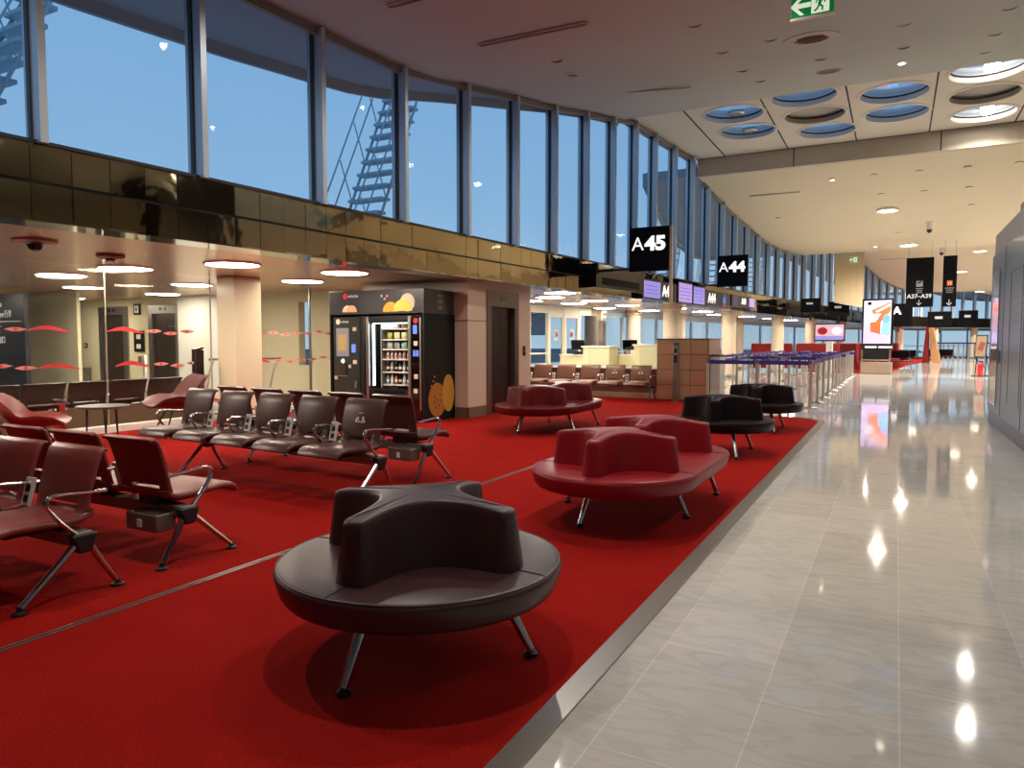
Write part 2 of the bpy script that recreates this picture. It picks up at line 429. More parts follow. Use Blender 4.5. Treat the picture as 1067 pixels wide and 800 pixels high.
struct(me_.build('trim_8', M_goldedge, smooth=False))
cap = MB()
cap.loft([[(wx(q)+.03,q,ZF1),(wx(q)-.25,q,ZF1),(wx(q)-.25,q,ZF1+.03),(wx(q)+.03,q,ZF1+.03)] for q in ys])
struct(cap.build('trim_9', M_aludark, smooth=False))
so = MB()
so.add([(-24,-9,2.52),(-24,13.6,2.52)]+[(wx(q)-.42,q,2.52) for q in frange(13.6,-9,24)], [tuple(range(27))])
so.add([(wx(13.6)-.42,13.6,2.52)]+[(wx(q)-.42,q,2.52) for q in frange(13.6,75,40)]+[(wx(q)-4.0,q,2.52) for q in frange(75,13.6,40)], [tuple(range(83))])
struct(so.build('ceiling_soffit', M_soffit, smooth=False))
rf = MB()
rf.loft([[(wx(q)-.2,q,3.05),(wx(q)-4.1-(15 if q < 13.6 else 0),q,3.05),(wx(q)-4.1-(15 if q < 13.6 else 0),q,3.12),(wx(q)-.2,q,3.12)] for q in frange(-9,13.55,20)+frange(13.6,75,60)])
struct(rf.build('roof', M_roof, smooth=False))

# eaves outside
EV = [(-9,1.9),(5,1.8),(7,1.6),(9,1.25),(10.9,.95),(12.3,.55),(13.6,.12),(15.5,.1),(22.39,.1),(22.4,1.7),(27,2.8),(33,3.9),(36,3.6),(60,3.0),(75,2.6)]
ev = MB()
for (ya, yb, nq) in ((-9,16.98,40),(17.02,22.38,8),(22.42,35.98,24),(36.02,64.9,30),(65.1,75,12)):
    rings = []
    for q in frange(ya, yb, nq):
        e = interp(EV, q); z = wallz(q); x0 = wx(q)-.06; ex = x0-e
        rings.append([(x0,q,z+.02),(ex+.1,q,z+.02),(ex+.05,q,z-.12),(ex-.02,q,z-.12),(ex-.02,q,z+.3),(x0,q,z+.3)])
    ev.loft(rings)
struct(ev.build('trim_10', M_eave, smooth=False))

# ------------------------------------------------------------------ tall windows
kl = [2.25-1.68*5, 2.25-1.68*4, 2.25-1.68*3, 2.25-1.68*2, 2.25-1.68]
# mullion stations along the hall (y), taken at a regular bay width that narrows a little
ST = [3.83,5.47,7.24,8.92,10.58,12.15,13.63,15.05,16.43,17.72,18.98]
first = [3.83-1.7*k for k in range(7,0,-1)]
ST = first+ST
q = 18.98
while q < 73.6: q += 1.42 if q < 36 else 1.75 if q < 56 else 1.5 if q < 64 else 1.15; ST.append(q)
for i in range(len(ST)-1):
    ya, yb = ST[i], ST[i+1]
    xa, xb = wx(ya), wx(yb); za, zb = wallz(ya+.01)-.02, wallz(yb-.01)-.02
    a = wang(ya); w_ = struct(bpy.data.objects.new(f'window_{i+1}', None)); COL.objects.link(w_)
    # mullion: outer profile and inner fin
    def P(lx, ly, z): # local: lx along wall, ly into the room
        return (xa+lx*math.sin(a)+ly*math.cos(a), ya+lx*math.cos(a)-ly*math.sin(a), z)
    m = MB()
    for (l0,l1,d0,d1) in ((-.035,.035,-.17,.10),):
        pts = [P(l0,d0,0),P(l1,d0,0),P(l1,d1,0),P(l0,d1,0)]
        m.add([(p[0],p[1],ZF1) for p in pts]+[(p[0],p[1],za) for p in pts], [(0,3,2,1),(4,5,6,7),(0,1,5,4),(1,2,6,5),(2,3,7,6),(3,0,4,7)])
    m.build('mullion', M_alu, w_, smooth=False)
    m = MB()
    pts = [P(-.05,-.10,0),P(.05,-.10,0),P(.05,-.04,0),P(-.05,-.04,0)]
    m.add([(p[0],p[1],ZF1) for p in pts]+[(p[0],p[1],za) for p in pts], [(0,3,2,1),(4,5,6,7),(0,1,5,4),(1,2,6,5),(2,3,7,6),(3,0,4,7)])
    m.build('mullion_gasket', M_aludark, w_, smooth=False)
    m = MB()
    hd = [(xa-.04,ya,za),(xa+.03,ya,za),(xa+.03,ya,za-.09),(xa-.04,ya,za-.09)]
    he = [(xb-.04,yb,zb),(xb+.03,yb,zb),(xb+.03,yb,zb-.09),(xb-.04,yb,zb-.09)]
    m.loft([hd,he]); m.build('head_rail', mat('rail_brown', '#7d756e', .5), w_, smooth=False)
    MB().add([(xa-.07,ya,ZF1),(xb-.07,yb,ZF1),(xb-.07,yb,zb),(xa-.07,ya,za)], [(0,1,2,3)]).build('pane', M_glassw, w_, smooth=False)

# ------------------------------------------------------------------ outer walls of the hall
wr = MB(); ys = frange(-9.2, 76, 40)
wr.loft([[(rx(q)-.02,q,0),(rx(q)+.2,q,0),(rx(q)+.2,q,8),(rx(q)-.02,q,8)] for q in ys])
struct(wr.build('wall_right', M_wallbeige, smooth=False))
struct(MB().box(-25, 9.5, -9.3, -9.1, 0, 7.5).build('wall_rear', M_wallbeige))
struct(MB().box(-25, -24, -9.2, 13.7, 0, 3.1).build('wall_left', M_wallyel))
struct(MB().box(8.5, 31, 75.2, 75.6, 0, 7.5).build('wall_end', M_wallbeige))

# ------------------------------------------------------------------ left lounge: glass partition, pillar, rear wall
GX = -10.62
bay = [-8.6,-4.6,-.8,3.0,6.7,8.6]
for i in range(len(bay)-1):
    w_ = struct(bpy.data.objects.new(f'window_{80+i}', None)); COL.objects.link(w_)
    MB().box(GX-.006, GX+.006, bay[i]+.008, bay[i+1]-.008, .1, 2.5).build('pane', M_glassp, w_, smooth=False)
    MB().box(GX-.014, GX+.014, bay[i+1]-.006, bay[i+1]+.006, .1, 2.5).build('joint_profile', mat('joint_beige', '#a89c8a', .5), w_, smooth=False)
w_ = struct(bpy.data.objects.new('window_86', None)); COL.objects.link(w_)
MB().box(GX-.006, GX+.006, 9.2, 12.15, .1, 2.5).build('pane', M_glassp, w_, smooth=False)
MB().box(GX-.02, GX+.02, 11.0, 11.04, .1, 2.5).build('joint_profile', M_steel, w_, smooth=False)
struct(MB().box(GX-.09, GX+.09, -9, 12.2, 0, .11).build('baseboard_left', M_white, bevel=.01))
struct(MB().box(GX-.40,GX-.34,-8.6,8.5,0,.38).build('baseboard_lounge', mat('base_panel_brown', '#6b5744', .5)))
# decal bands on the glass
def decals(name, y0, y1, parent):
    mb = MB(); mp = MB(); xx = GX+.008; rnd = random.Random(3)
    for zc, off in ((1.565,0),(1.03,.11)):
        y = y0+off; k = 0
        while y < y1-.6:
            if k % 3 == 0:      # flowing wave
                n = 14; top = []; bot = []
                for j in range(n+1):
                    q = j/n; c = zc+.03*math.sin(q*PI*1.6-.5); h = .028*math.sin(PI*min(max(q,.04),.96))+.004
                    top.append((xx,y+q*.6,c+h)); bot.append((xx,y+q*.6,c-h))
                mb.loft([top,bot], caps=False, closed=False); y += .62
            else:
                for dy, dz in ((0,0),(.31,-.035),(.62,.0)) if k % 3 == 1 else ((0,0),(.31,.035),(.62,0)):
                    cy = y+dy+.16
                    if cy+.2 > y1: continue
                    mp.add([(xx,cy-.15,zc+dz),(xx,cy-.05,zc+dz-.028),(xx,cy+.05,zc+dz-.028),(xx,cy+.15,zc+dz),(xx,cy+.05,zc+dz+.028),(xx,cy-.05,zc+dz+.028)], [(0,1,2,3,4,5)])
                    mb.add([(xx+.002,cy-.03,zc+dz),(xx+.002,cy,zc+dz-.022),(xx+.002,cy+.03,zc+dz),(xx+.002,cy,zc+dz+.022)], [(0,1,2,3)])
                y += .93
            k += 1
    mb.build('decal_wave', M_decal, parent, smooth=False); mp.build('decal_diamond', M_decalp, parent, smooth=False)
for o in [x for x in bpy.data.objects if x.name == 'window_83']: decals('d', 3.1, 6.68, o)
for o in [x for x in bpy.data.objects if x.name == 'window_84']: decals('d', 6.72, 8.58, o)
for o in [x for x in bpy.data.objects if x.name == 'window_86']: decals('d', 9.25, 12.1, o)
struct(MB().box(-10.47, -10.02, 8.62, 9.2, 0, 2.52).build('wall_pillar', mat('pillar_cream', '#e6d8b8', .22), bevel=.01))
# rear wall with two lifts
RY = 12.2
wallm = M_panelwall
rw = MB()
for x0, x1, z0, z1 in ((-24,-19.59,0,2.52),(-19.59,-18.32,2.34,2.52),(-18.32,-17.44,0,2.52),(-17.44,-16.17,2.34,2.52),(-16.17,-12.1,0,2.52),(-12.1,-11.7,0,.85),(-12.1,-11.7,2.3,2.52),(-11.7,-9.1,0,2.52)):
    rw.box(x0,x1,RY,RY+.2,z0,z1)
struct(rw.build('wall_lifts', M_wallyel, smooth=False))
struct(MB().box(-15.9,-13.6,11.9,12.2,0,2.52).build('wall_side', mat('wall_pale', '#cfcdc4', .5)))
M_doord = mat('lift_door_bronze', '#4a4038', .35, .6)
M_frame = mat('lift_frame_steel', '#8d8a86', .35, .9)
for i, xc in enumerate((-18.95,-16.8)):
    d = struct(bpy.data.objects.new(f'door_{i+1}', None)); COL.objects.link(d); d.location = (xc,RY,0)
    MB().box(-.62,-.46,-.05,.1,0,2.34).box(.46,.62,-.05,.1,0,2.34).box(-.46,.46,-.05,.1,2.12,2.34).build('frame', M_frame, d)
    for s in (-1,1): MB().box(min(0,s*.46)+.004, max(0,s*.46)-.004, .03,.07, 0,2.12).build('door_leaf', M_doord, d)
    MB().box(-.16,-.06,-.06,-.05,2.2,2.28).box(.05,.12,-.06,-.05,2.2,2.28).build('indicator', M_dark, d)
struct(MB().box(-18.6,-16.25,9.6,9.68,0,2.52).build('wall_block', striped('wall_block_cream', '#d9cfb2', '#cac09f', 1.4, 0, .5, sharp=.02)))
# small signs and buttons by the lifts
t = thing('lift_sign', 'small black square pictogram sign between the two lifts behind the glass', 'sign', (-17.9,RY-.02,2.25))
MB().box(-.13,.13,-.02,.02,-.15,.15).build('panel', M_dark, t); MB().box(-.08,.08,-.025,-.02,-.09,.09).build('pictogram', M_white, t)
MB().box(-.03,.03,-.028,-.025,-.05,.05).build('pictogram_figure', M_dark, t)
t = thing('lift_call_panel', 'black call panel with pale symbols on the cream wall between the lifts', 'panel', (-17.85,RY-.02,1.4))
MB().box(-.2,.2,-.02,.02,-.28,.28).build('plate', M_dark, t)
for zz in (-.14,.12): MB().box(-.09,.09,-.025,-.02,zz-.06,zz+.06).build('symbol', M_white, t)
MB().box(-.05,.05,-.02,.02,-.62,-.4).build('button_plate', M_graybox, t)
t = thing('light_switch', 'small dark switch on the cream wall left of the left lift', 'switch', (-20.25,RY-.015,1.28))
MB().box(-.07,.07,-.015,.015,-.07,.07).build('plate', M_dark, t, bevel=.005); MB().box(-.03,.03,-.02,-.015,-.03,.03).build('rocker', M_white, t)
t = thing('floor_cabinet', 'low grey metal cabinet against the cream wall left of the lift', 'cabinet', (-20.6,RY-.35,0))
MB().box(-.6,.6,-.25,.3,.04,.62).build('body', M_graybox, t, bevel=.01); MB().box(-.62,.62,-.27,.32,.62,.66).build('top', M_steel, t); MB().box(-.56,.56,-.2,.26,0,.04).build('plinth', M_dark, t)
# dark direction sign board at the far left
t = thing('direction_board', 'tall dark grey baggage and exit sign board behind the glass, far left', 'sign', (-17.1,8.5,0))
MB().box(-.95,.83,0,.1,.03,2.42).build('board', mat('board_slate', '#20252e', .4), t, bevel=.004)
MB().box(-.9,.75,.02,.08,0,.03).build('foot_plate', M_dark, t)
M_signtxt = mat('sign_text', '#dfe3ea', .5)
for s_, z_ in (('Bagages',2.2),('Baggages·行李',1.98),('Sortie',1.62),('Exit·出口',1.42)):
    text('lettering', s_, .17, M_signtxt, t, (-.45,-.004,z_), align='LEFT', ext=.002, sx=.82)
MB().box(-.85,.7,-.004,0,1.82,1.832).build('rule', M_signtxt, t)
for k, (x, y) in enumerate(((-16.0,7.6),(-13.3,9.2))):
    t = thing('bollard', ['slim pale steel bollard in front of the dark sign board','slim pale steel bollard before the right-hand lift door'][k], 'bollard', (x,y,0), 0, 'bollards behind the glass')
    MB().lathe([(.055,0),(.055,1.1),(.045,1.12),(.0,1.125)], 16).build('post', M_post, t)
    MB().lathe([(.09,0),(.09,.015),(.056,.02)], 16).build('base', M_steel, t)

# lift block by the vending machines
BX = -6.8
lb = MB()
lb.box(-9.2, BX, 11.0, 11.66, 0, 2.52).box(-9.2, BX-.3, 11.66, 12.94, 0, 2.52).box(BX-.3, BX, 11.66, 12.94, 2.36, 2.52).box(-9.2, BX, 12.94, 13.5, 0, 2.52)
struct(lb.build('wall_lift_block', M_wallwarm, smooth=False))
struct(MB().box(-7.06, BX+.012, 10.988, 11.0, 0, .2).box(BX,BX+.012,10.988,11.66,0,.2).box(BX,BX+.012,12.94,13.5,0,.2).build('baseboard_lift', mat('baseboard_brown', '#6d5a4b', .4), smooth=False))
struct(MB().box(-7.3, BX+.004, 10.994, 11.0, 1.77, 1.78).box(BX,BX+.004,11,11.66,1.77,1.78).build('trim_11', MATS['joint_dark'], smooth=False))
d = struct(bpy.data.objects.new('door_3', None)); COL.objects.link(d); d.location = (BX,12.3,0)
M_lf = mat('lift_surround', '#6f625b', .3, .7)
MB().box(-.1,.02,-.64,-.47,0,2.36).box(-.1,.02,.47,.64,0,2.36).box(-.1,.02,-.47,.47,2.06,2.36).build('frame', M_lf, d)
for s in (-1,1): MB().box(-.12,-.08,min(0,s*.47)+.003,max(0,s*.47)-.003,0,2.06).build('door_leaf', mat('lift_door_dark', '#3a2a28', .3, .6), d)
MB().box(.02,.026,-.12,-.05,2.18,2.27).box(.02,.026,.05,.1,2.19,2.26).build('indicator', M_dark, d)
t = thing('lift_button_panel', 'small black call button panel on the wall right of the lift door', 'panel', (BX,13.2,1.2))
MB().box(0,.02,-.05,.05,-.1,.1).build('plate', M_dark, t, bevel=.004); MB().box(.02,.026,-.02,.02,-.02,.02).build('button', M_steel, t)

# trolleys behind the second glass
for k, (x, y) in enumerate(((-12.2,10.1),(-11.8,10.9))):
    t = thing('luggage_trolley', ['slanted grey luggage trolley with a card holder, left of two behind the glass','slanted grey luggage trolley with a red rail, right of two behind the glass'][k], 'trolley', (x,y,0), R(-12), 'luggage trolleys behind the glass')
    for s in (-.22,.22): MB().tube([(-.25,s,.22),(-.05,s,.75),(.12,s,1.02)], .025, 8).build('upright', M_post, t)
    MB().tube([(.12,-.3,1.03),(.12,.3,1.03)], .025, 8).build('handle', M_chrome, t)
    MB().box(-.5,.55,-.28,.28,.2,.235).build('deck', M_steel, t)
    MB().box(-.5,.55,-.30,-.28,.2,.26).box(-.5,.55,.28,.30,.2,.26).build('side_rail', M_red, t)
    if k == 0: MB().obox((.14,0,1.15),(.03,.22,.28),(0,.3,0)).build('card_holder', M_white, t)
    for wx_, wy_ in ((-.42,-.22),(-.42,.22),(.45,0)): MB().cyl((wx_,wy_-.02,.1),(wx_,wy_+.02,.1),.1,n=20).build('wheel', M_dark, t)

# ------------------------------------------------------------------ lamps
LAMPS = [(-10.35,6.88),(-8.48,7.27),(-12.36,7.07),(-12.21,9.48),(-7.9,9.0),(-9.7,9.9),(-8.9,3.4),(-10.0,3.4),(-12.6,3.0),(-14.8,8.9),(-15.2,11.0),(-18.8,10.9),(-17.6,7.4)]  # last one added out of view, to light the cream wall block
lab = ['round white soffit lamp in front of the glass, left of the smoke detector','bright round soffit lamp above the row of brown seats','round white lamp seen through the glass above the wall block','round white lamp behind the glass, above the right-hand lift','bright round soffit lamp right above the vending machines','round soffit lamp left of the vending machine header',
 'round soffit lamp over the front seat row','round soffit lamp at the far left over the seats','round corridor lamp behind the glass at far left','round corridor lamp behind the cream block','round corridor lamp next to the pale wall','round corridor lamp near the left lift','added unseen corridor lamp lighting the cream wall block']
BACKL = [(-7.7,16.4),(-8.3,19.3),(-7.3,18.4),(-7.3,21.1),(-8.9,17.6),(-6.8,15.0),(-8.6,22.6),(-6.6,24),(-7.9,25.2),(-6.4,27),(-6.6,30.2),(-5.9,33.2),(-5.4,36.5),(-4.9,40)]
lab += [f'round soffit lamp over the gate desks, {ORD[i]} beyond the lift wall' for i in range(len(BACKL))]
proto = None
for (x, y), l in zip(LAMPS+BACKL, lab):
    if proto is None:
        proto = thing('soffit_lamp', l, 'lamp', (x,y,2.52), 0, 'round soffit lamps')
        MB().lathe([(.36,-.004),(.36,-.022),(.34,-.026)], 36).build('diffuser', M_lamp, proto)
        rg = MB(); rg.loft([[(r*math.cos(2*PI*k/36), r*math.sin(2*PI*k/36), z) for k in range(36)] for r, z in [(.365,0),(.365,-.024),(.39,-.024),(.40,0)]], caps=False)
        rg.build('rim', M_white, proto)
    else: dup(proto, (x,y,2.52), label=l)
t = thing('smoke_detector', 'round flat smoke detector on the soffit by the lamp', 'detector', (-9.02,5.79,2.52))
MB().lathe([(.17,0),(.17,-.03),(.12,-.05),(0,-.055)], 24).build('body', mat('detector_red', '#7d2b22', .5), t); MB().lathe([(.06,-.05),(.05,-.08),(0,-.085)], 16).build('sensor', M_dark, t)
t = thing('dome_camera', 'dark dome camera under a round plate on the soffit, far left', 'camera', (-8.45,4.56,2.52))
MB().lathe([(.22,0),(.22,-.02),(.09,-.03)], 24).build('plate', mat('plate_rust', '#9a5a48', .4), t); MB().lathe([(.085,-.03),(.085,-.06),(.06,-.11),(0,-.13)], 20).build('dome', M_black_gloss, t)

# downlights of the near and far shells
def dl_label(x, y): return None
DLS = [(-2.48,9.76,'second'),(-2.55,11.8,'third'),(-2.54,13.4,'fourth'),(-2.47,14.83,'fifth'),(-.03,12.17,''),(-.02,13.79,''),(-1.28,13.56,''),(1.27,12.35,''),(1.26,13.99,''),(1.28,15.75,''),(-1.86,2.52,''),(-1.8,5.6,''),(-1.8,9.05,''),(-1.8,11.6,''),(-4.7,10.2,''),(-4.8,6.3,''),(-4.8,2.4,'')]
dlab = ['small dark recessed downlight, nearest of the left row beside the exit sign','small dark recessed downlight, second of the row left of the round vent','small dark recessed downlight, third of the row left of the round vent','small dark recessed downlight, last of the left row before the skylights',
 'small recessed downlight right of the round vent, nearer of two','small recessed downlight right of the round vent, farther of two','small recessed downlight just behind the round vent','small recessed downlight at the upper right, nearest of three','small recessed downlight at the upper right, middle of three','small recessed downlight at the upper right, last before the lit skylight',
 'recessed spotlight over the round brown sofa','recessed spotlight over the bright red sofa','recessed spotlight over the nearer dark round sofa','recessed spotlight over the farther dark round sofa','recessed spotlight over the wine red sofa','recessed spotlight over the brown seat row','recessed spotlight over the front seat row']
p2 = None
for (x, y, _), l in zip(DLS, dlab):
    z = smooth_interp(S1, y)
    if p2 is None:
        p2 = thing('downlight', l, 'downlight', (x,y,z), 0, 'downlights in the near ceiling')
        rg = MB(); rg.loft([[(r*math.cos(2*PI*k/24), r*math.sin(2*PI*k/24), zz) for k in range(24)] for r, zz in [(.075,.06),(.075,-.004),(.1,-.004),(.105,.02)]], caps=False)
        rg.build('trim_ring', mat('ring_beige', '#9c8f80', .5), p2)
        MB().lathe([(.075,.03),(.075,.04)], 24).build('reflector', M_dark, p2)
    else: dup(p2, (x,y,z), label=l)
t = thing('ceiling_vent', 'round ceiling vent with a wide pale ring and dark louvre, below the exit sign', 'vent', (-1.27,12.0,smooth_interp(S1,12)), 0)
t.rotation_euler = (R(8.5),0,0)
rg = MB(); rg.loft([[(r*math.cos(2*PI*k/40), r*math.sin(2*PI*k/40), zz) for k in range(40)] for r, zz in [(.25,.08),(.25,-.02),(.40,-.012),(.41,.03)]], caps=False); rg.build('ring', mat('vent_ring', '#b8aca0', .5), t)
lv = MB()
for k in range(5): lv.obox((0,-.2+.1*k,.02),(.44-abs(k-2)*.06,.012,.08),(.6,0,0))
lv.build('louvre', mat('louvre_brown', '#4b342d', .6), t); MB().lathe([(.25,.07),(.25,.075)], 30).build('backing', M_dark, t)
t = thing('ceiling_grille', 'small oval dark grille in the ceiling just before the skylight strip', 'vent', (-1.27,15.02,smooth_interp(S1,15.02)))
t.rotation_euler = (R(9),0,0)
MB().lathe([(.2,-.006),(.2,.0),(.0,.004)], 30).build('plate', mat('louvre_brown2', '#5d4e44', .6), t)
rg = MB(); rg.loft([[(r*math.cos(2*PI*k/30), r*math.sin(2*PI*k/30), zz) for k in range(30)] for r, zz in [(.2,.0),(.2,-.014),(.23,-.01),(.23,.0)]], caps=False); rg.build('ring', MATS['ring_beige'], t)
t = thing('ceiling_speaker', 'small round speaker ring on the dark ceiling near the windows', 'speaker', (-4.97,11.45,smooth_interp(S1,11.45)))
t.rotation_euler = (R(8),0,0)
rg = MB(); rg.loft([[(r*math.cos(2*PI*k/30), r*math.sin(2*PI*k/30), zz) for k in range(30)] for r, zz in [(.1,.0),(.1,-.02),(.14,-.012),(.145,.0)]], caps=False); rg.build('ring', mat('ring_pale', '#cfc4b8', .5), t)
MB().lathe([(.1,-.004),(.1,.0)], 30).build('mesh_cover', mat('cover_brown', '#6b584e', .6), t)
# linear slot diffusers
def slot(x0, y0, x1, y1, T, label, w=.11):
    L = math.hypot(x1-x0, y1-y0); ym = (y0+y1)/2
    sl = (smooth_interp(T, ym+.3)-smooth_interp(T, ym-.3))/.6
    t = thing('slot_diffuser', label, 'vent', ((x0+x1)/2, ym, smooth_interp(T, ym)-.004)); t.rotation_euler = Euler((math.atan(sl),0,math.atan2(y1-y0,x1-x0)))
    def ob(h): 
        r = h; pts = []
        for k in range(9): a = -PI/2+PI*k/8; pts.append((L/2-w/2+r*math.cos(a), r*math.sin(a)))
        for k in range(9): a = PI/2+PI*k/8; pts.append((-L/2+w/2+r*math.cos(a), r*math.sin(a)))
        return pts
    a, b = ob(w/2), ob(w/2-.022)
    MB().loft([[(x,y,.0) for x,y in a],[(x,y,-.014) for x,y in a],[(x,y,-.014) for x,y in b],[(x,y,.0) for x,y in b]], caps=False).build('frame', mat('slot_frame', '#b4a79b', .5), t)
    MB().prism(b, -.003, .001).build('slot', mat('slot_dark', '#7d726b', .7), t)
slot(-5.25,8.78,-3.62,8.84,S1,'long thin slot vent on the dark near ceiling, upper middle',.12)
slot(-5.6,7.2,-4.2,7.24,S1,'long thin slot vent cut by the top of the view',.12)
slot(-5.1,13.55,-3.6,13.95,S1,'long thin slot vent by the edge of the skylight strip',.1)
slot(-4.35,24.35,-2.8,24.4,S2,'long dark slot vent on the bright vault beyond the beam',.09)
slot(-1.0,47.8,1.6,47.9,S3,'long slot vent on the far tan vault',.1)
for k, (x, y) in enumerate(((-.7,23.62),(.45,23.67),(1.61,23.73),(2.79,23.75),(-.54,25.27),(.62,25.35),(1.78,25.34),(1.97,27.09),(-3.78,26.93),(-.04,30.16))):
    z = smooth_interp(S2, y)
    dup(p2, (x,y,z), label=['small dark downlight in the bright vault, nearest row, leftmost','small dark downlight in the bright vault, nearest row, second','small dark downlight in the bright vault, nearest row, third','small dark downlight in the bright vault, nearest row, at the right edge','small dark downlight in the bright vault, second row, left','small dark downlight in the bright vault, second row, middle','small dark downlight in the bright vault, second row, right','small dark downlight in the bright vault above the wall booth','small dark downlight in the bright vault near the window wall','small dark downlight in the bright vault between the two big lamps'][k], group='downlights in the bright vault')
VL = [(-.37,26.91,.30,S2,'bright round lamp on the vault beyond the beam, nearer of two'),(.34,33.3,.30,S2,'bright round lamp on the vault near its far edge, farther of two'),(3.43,52.1,.34,S3,'bright round lamp on the far tan vault, beside the hanging signs'),(3.88,46.5,.34,S3,'bright round lamp on the far tan vault at the booth corner'),(5.38,63.5,.34,S3,'bright round lamp on the far tan vault, lowest and farthest'),
      (4.4,26.9,.3,S2,'added unseen vault lamp to the right of the booth'),(4.6,33.3,.3,S2,'added unseen vault lamp far right beyond the booth'),(-1.2,41,.3,S3,'added unseen vault lamp behind the tan hanging panel'),(1.2,59,.3,S3,'added unseen vault lamp behind the hanging signs'),  # added lamps, hidden from view, to brighten the far vaults
      (2.6,1.5,.3,S1,'added unseen ceiling lamp over the booth, level with the viewer'),(3.2,6.5,.3,S1,'added unseen ceiling lamp over the booth, near part'),(3.2,11.5,.3,S1,'added unseen ceiling lamp over the booth, far part'),(2.6,-4,.3,S1,'added unseen ceiling lamp over the booth behind the viewer')]  # more added lamps out of view, fill light for the right side
p3 = None
for x, y, r, T, l in VL:
    z = smooth_interp(T, y)
    if p3 is None:
        p3 = thing('vault_lamp', l, 'lamp', (x,y,z), 0, 'bright round lamps on the vaults')
        MB().lathe([(.29,-.03),(.29,-.045),(.24,-.055)], 30).build('diffuser', mat('lamp_vault', '#fff0d8', .5, emit=18.), p3)
        rg = MB(); rg.loft([[(q*math.cos(2*PI*k/30), q*math.sin(2*PI*k/30), zz) for k in range(30)] for q, zz in [(.295,.04),(.295,-.05),(.33,-.045),(.34,.04)]], caps=False); rg.build('ring', M_white, p3)
    else: dup(p3, (x,y,z), label=l)
for k, (x, y, T, l) in enumerate(((-1.82,23.64,S2,'tiny lit spot in the bright vault just beyond the beam'),(-.87,33.3,S2,'tiny lit spot near the far edge of the bright vault'),(-.05,15.42,S1,'tiny lit spot at the edge of the dark near ceiling'))):
    t = thing('pin_spot', l, 'downlight', (x,y,smooth_interp(T,y)), 0, 'tiny lit ceiling spots')
    MB().lathe([(.06,-.02),(.06,-.01)], 16).build('lens', mat('lamp_pin', '#fff0d8', .5, emit=25.), t); rg = MB(); rg.loft([[(q*math.cos(2*PI*j/20), q*math.sin(2*PI*j/20), zz) for j in range(20)] for q, zz in [(.062,.02),(.062,-.03),(.09,-.02),(.09,.02)]], caps=False); rg.build('ring', M_white, t)
def cctv(x, y, z, l):
    t = thing('security_camera', l, 'camera', (x,y,z))
    MB().lathe([(.13,0),(.13,-.03),(.05,-.04)], 20).build('mount', M_white, t); MB().lathe([(.07,-.03),(.09,-.12),(.09,-.25)], 20).build('housing', M_white, t); MB().lathe([(.085,-.25),(.08,-.31),(.04,-.36),(0,-.37)], 20).build('dome', M_black_gloss, t)
cctv(.91,28.86,smooth_interp(S2,28.86),'white ceiling security camera hanging from the bright vault')
cctv(1.6,35.6,5.4,'small security camera at the far edge of the bright vault')

# ------------------------------------------------------------------ exit signs
def exit_sign(x, y, z, w, h, rz, label, arrow=True):
    t = thing('exit_sign', label, 'exit sign', (x,y,z), rz)
    MB().box(-w/2,w/2,-.015,.015,0,h).build('panel', M_green, t, bevel=.003)
    MB().box(-w/2-.01,w/2+.01,-.025,.025,-.025,0).box(-w/2-.01,w/2+.01,-.025,.025,h,h+.025).build('rail', M_white, t)
    ar = MB(); s = h
    ax = -w*.26
    ar.prism_xz([(ax-.45*s,.5*s),(ax-.05*s,.9*s),(ax+.12*s,.9*s),(ax-.18*s,.6*s),(ax+.38*s,.6*s),(ax+.38*s,.4*s),(ax-.18*s,.4*s),(ax+.12*s,.1*s),(ax-.05*s,.1*s)], -.02, -.014)
    ar.build('arrow', M_exitw, t, smooth=False)
    dx = w*.18
    MB().box(dx-.36*s,dx+.36*s,-.02,-.014,.08*s,.92*s).build('door_symbol', M_exitw, t, smooth=False)
    rn = MB(); q = lambda pts, r: rn.tube([(dx+a*s,-.022,b*s) for a,b in pts], r*s, 6)
    q([(.02,.6),(-.04,.4)], .075); q([(-.04,.4),(.1,.3),(.08,.14)], .045); q([(-.04,.4),(-.12,.24),(-.24,.16)], .045)
    q([(.02,.62),(.16,.56),(.2,.46)], .035); q([(.02,.62),(-.12,.62),(-.18,.5)], .035)
    rn.lathe([(0,0),(.07*s,.03*s),(.07*s,.08*s),(0,.12*s)], 10, (dx+.07*s,-.022,.68*s))
    rn.build('running_figure', M_green, t)
    for sx in (-w*.35,w*.35): MB().cyl((sx,0,h+.02),(sx,0,h+.4),.006,n=6).build('hanger', M_steel, t)
    return t
exit_sign(-.98,9.35,5.24,.47,.27,0,'green emergency exit sign with arrow hanging from the near ceiling')
exit_sign(-1.78,35.85,4.95,.34,.22,0,'small far green exit sign hanging in front of the tan panel')

# ------------------------------------------------------------------ beam seats
def soft_slab(prof, w0, w1, th, name, m, parent, n=5):
    """padded slab: profile points (y,z) swept, half width tapering, rounded section"""
    rings = []
    N = len(prof)
    for i, (y, z) in enumerate(prof):
        a = prof[max(i-1,0)]; b = prof[min(i+1,N-1)]
        d = Vector((0,b[0]-a[0],b[1]-a[1])).normalized(); nn = Vector((0,-d.z,d.y))
        hw = w0+(w1-w0)*i/(N-1); e = min(i, N-1-i); t = th*(.55 if e == 0 else .9 if e == 1 else 1.); hw2 = hw*(.955 if e == 0 else .99 if e == 1 else 1)
        ring = []
        r = t/2
        for sx, a0 in ((1,-PI/2),(-1,PI/2)):
            for k in range(n):
                a_ = a0+PI*k/(n-1)
                p = Vector((sx*(hw2-r),y,z))+Vector((1,0,0))*r*math.cos(a_)+nn*r*math.sin(a_)
                ring.append(p)
        rings.append(ring)
    return MB().loft(rings).build(name, m, parent, ang=60)
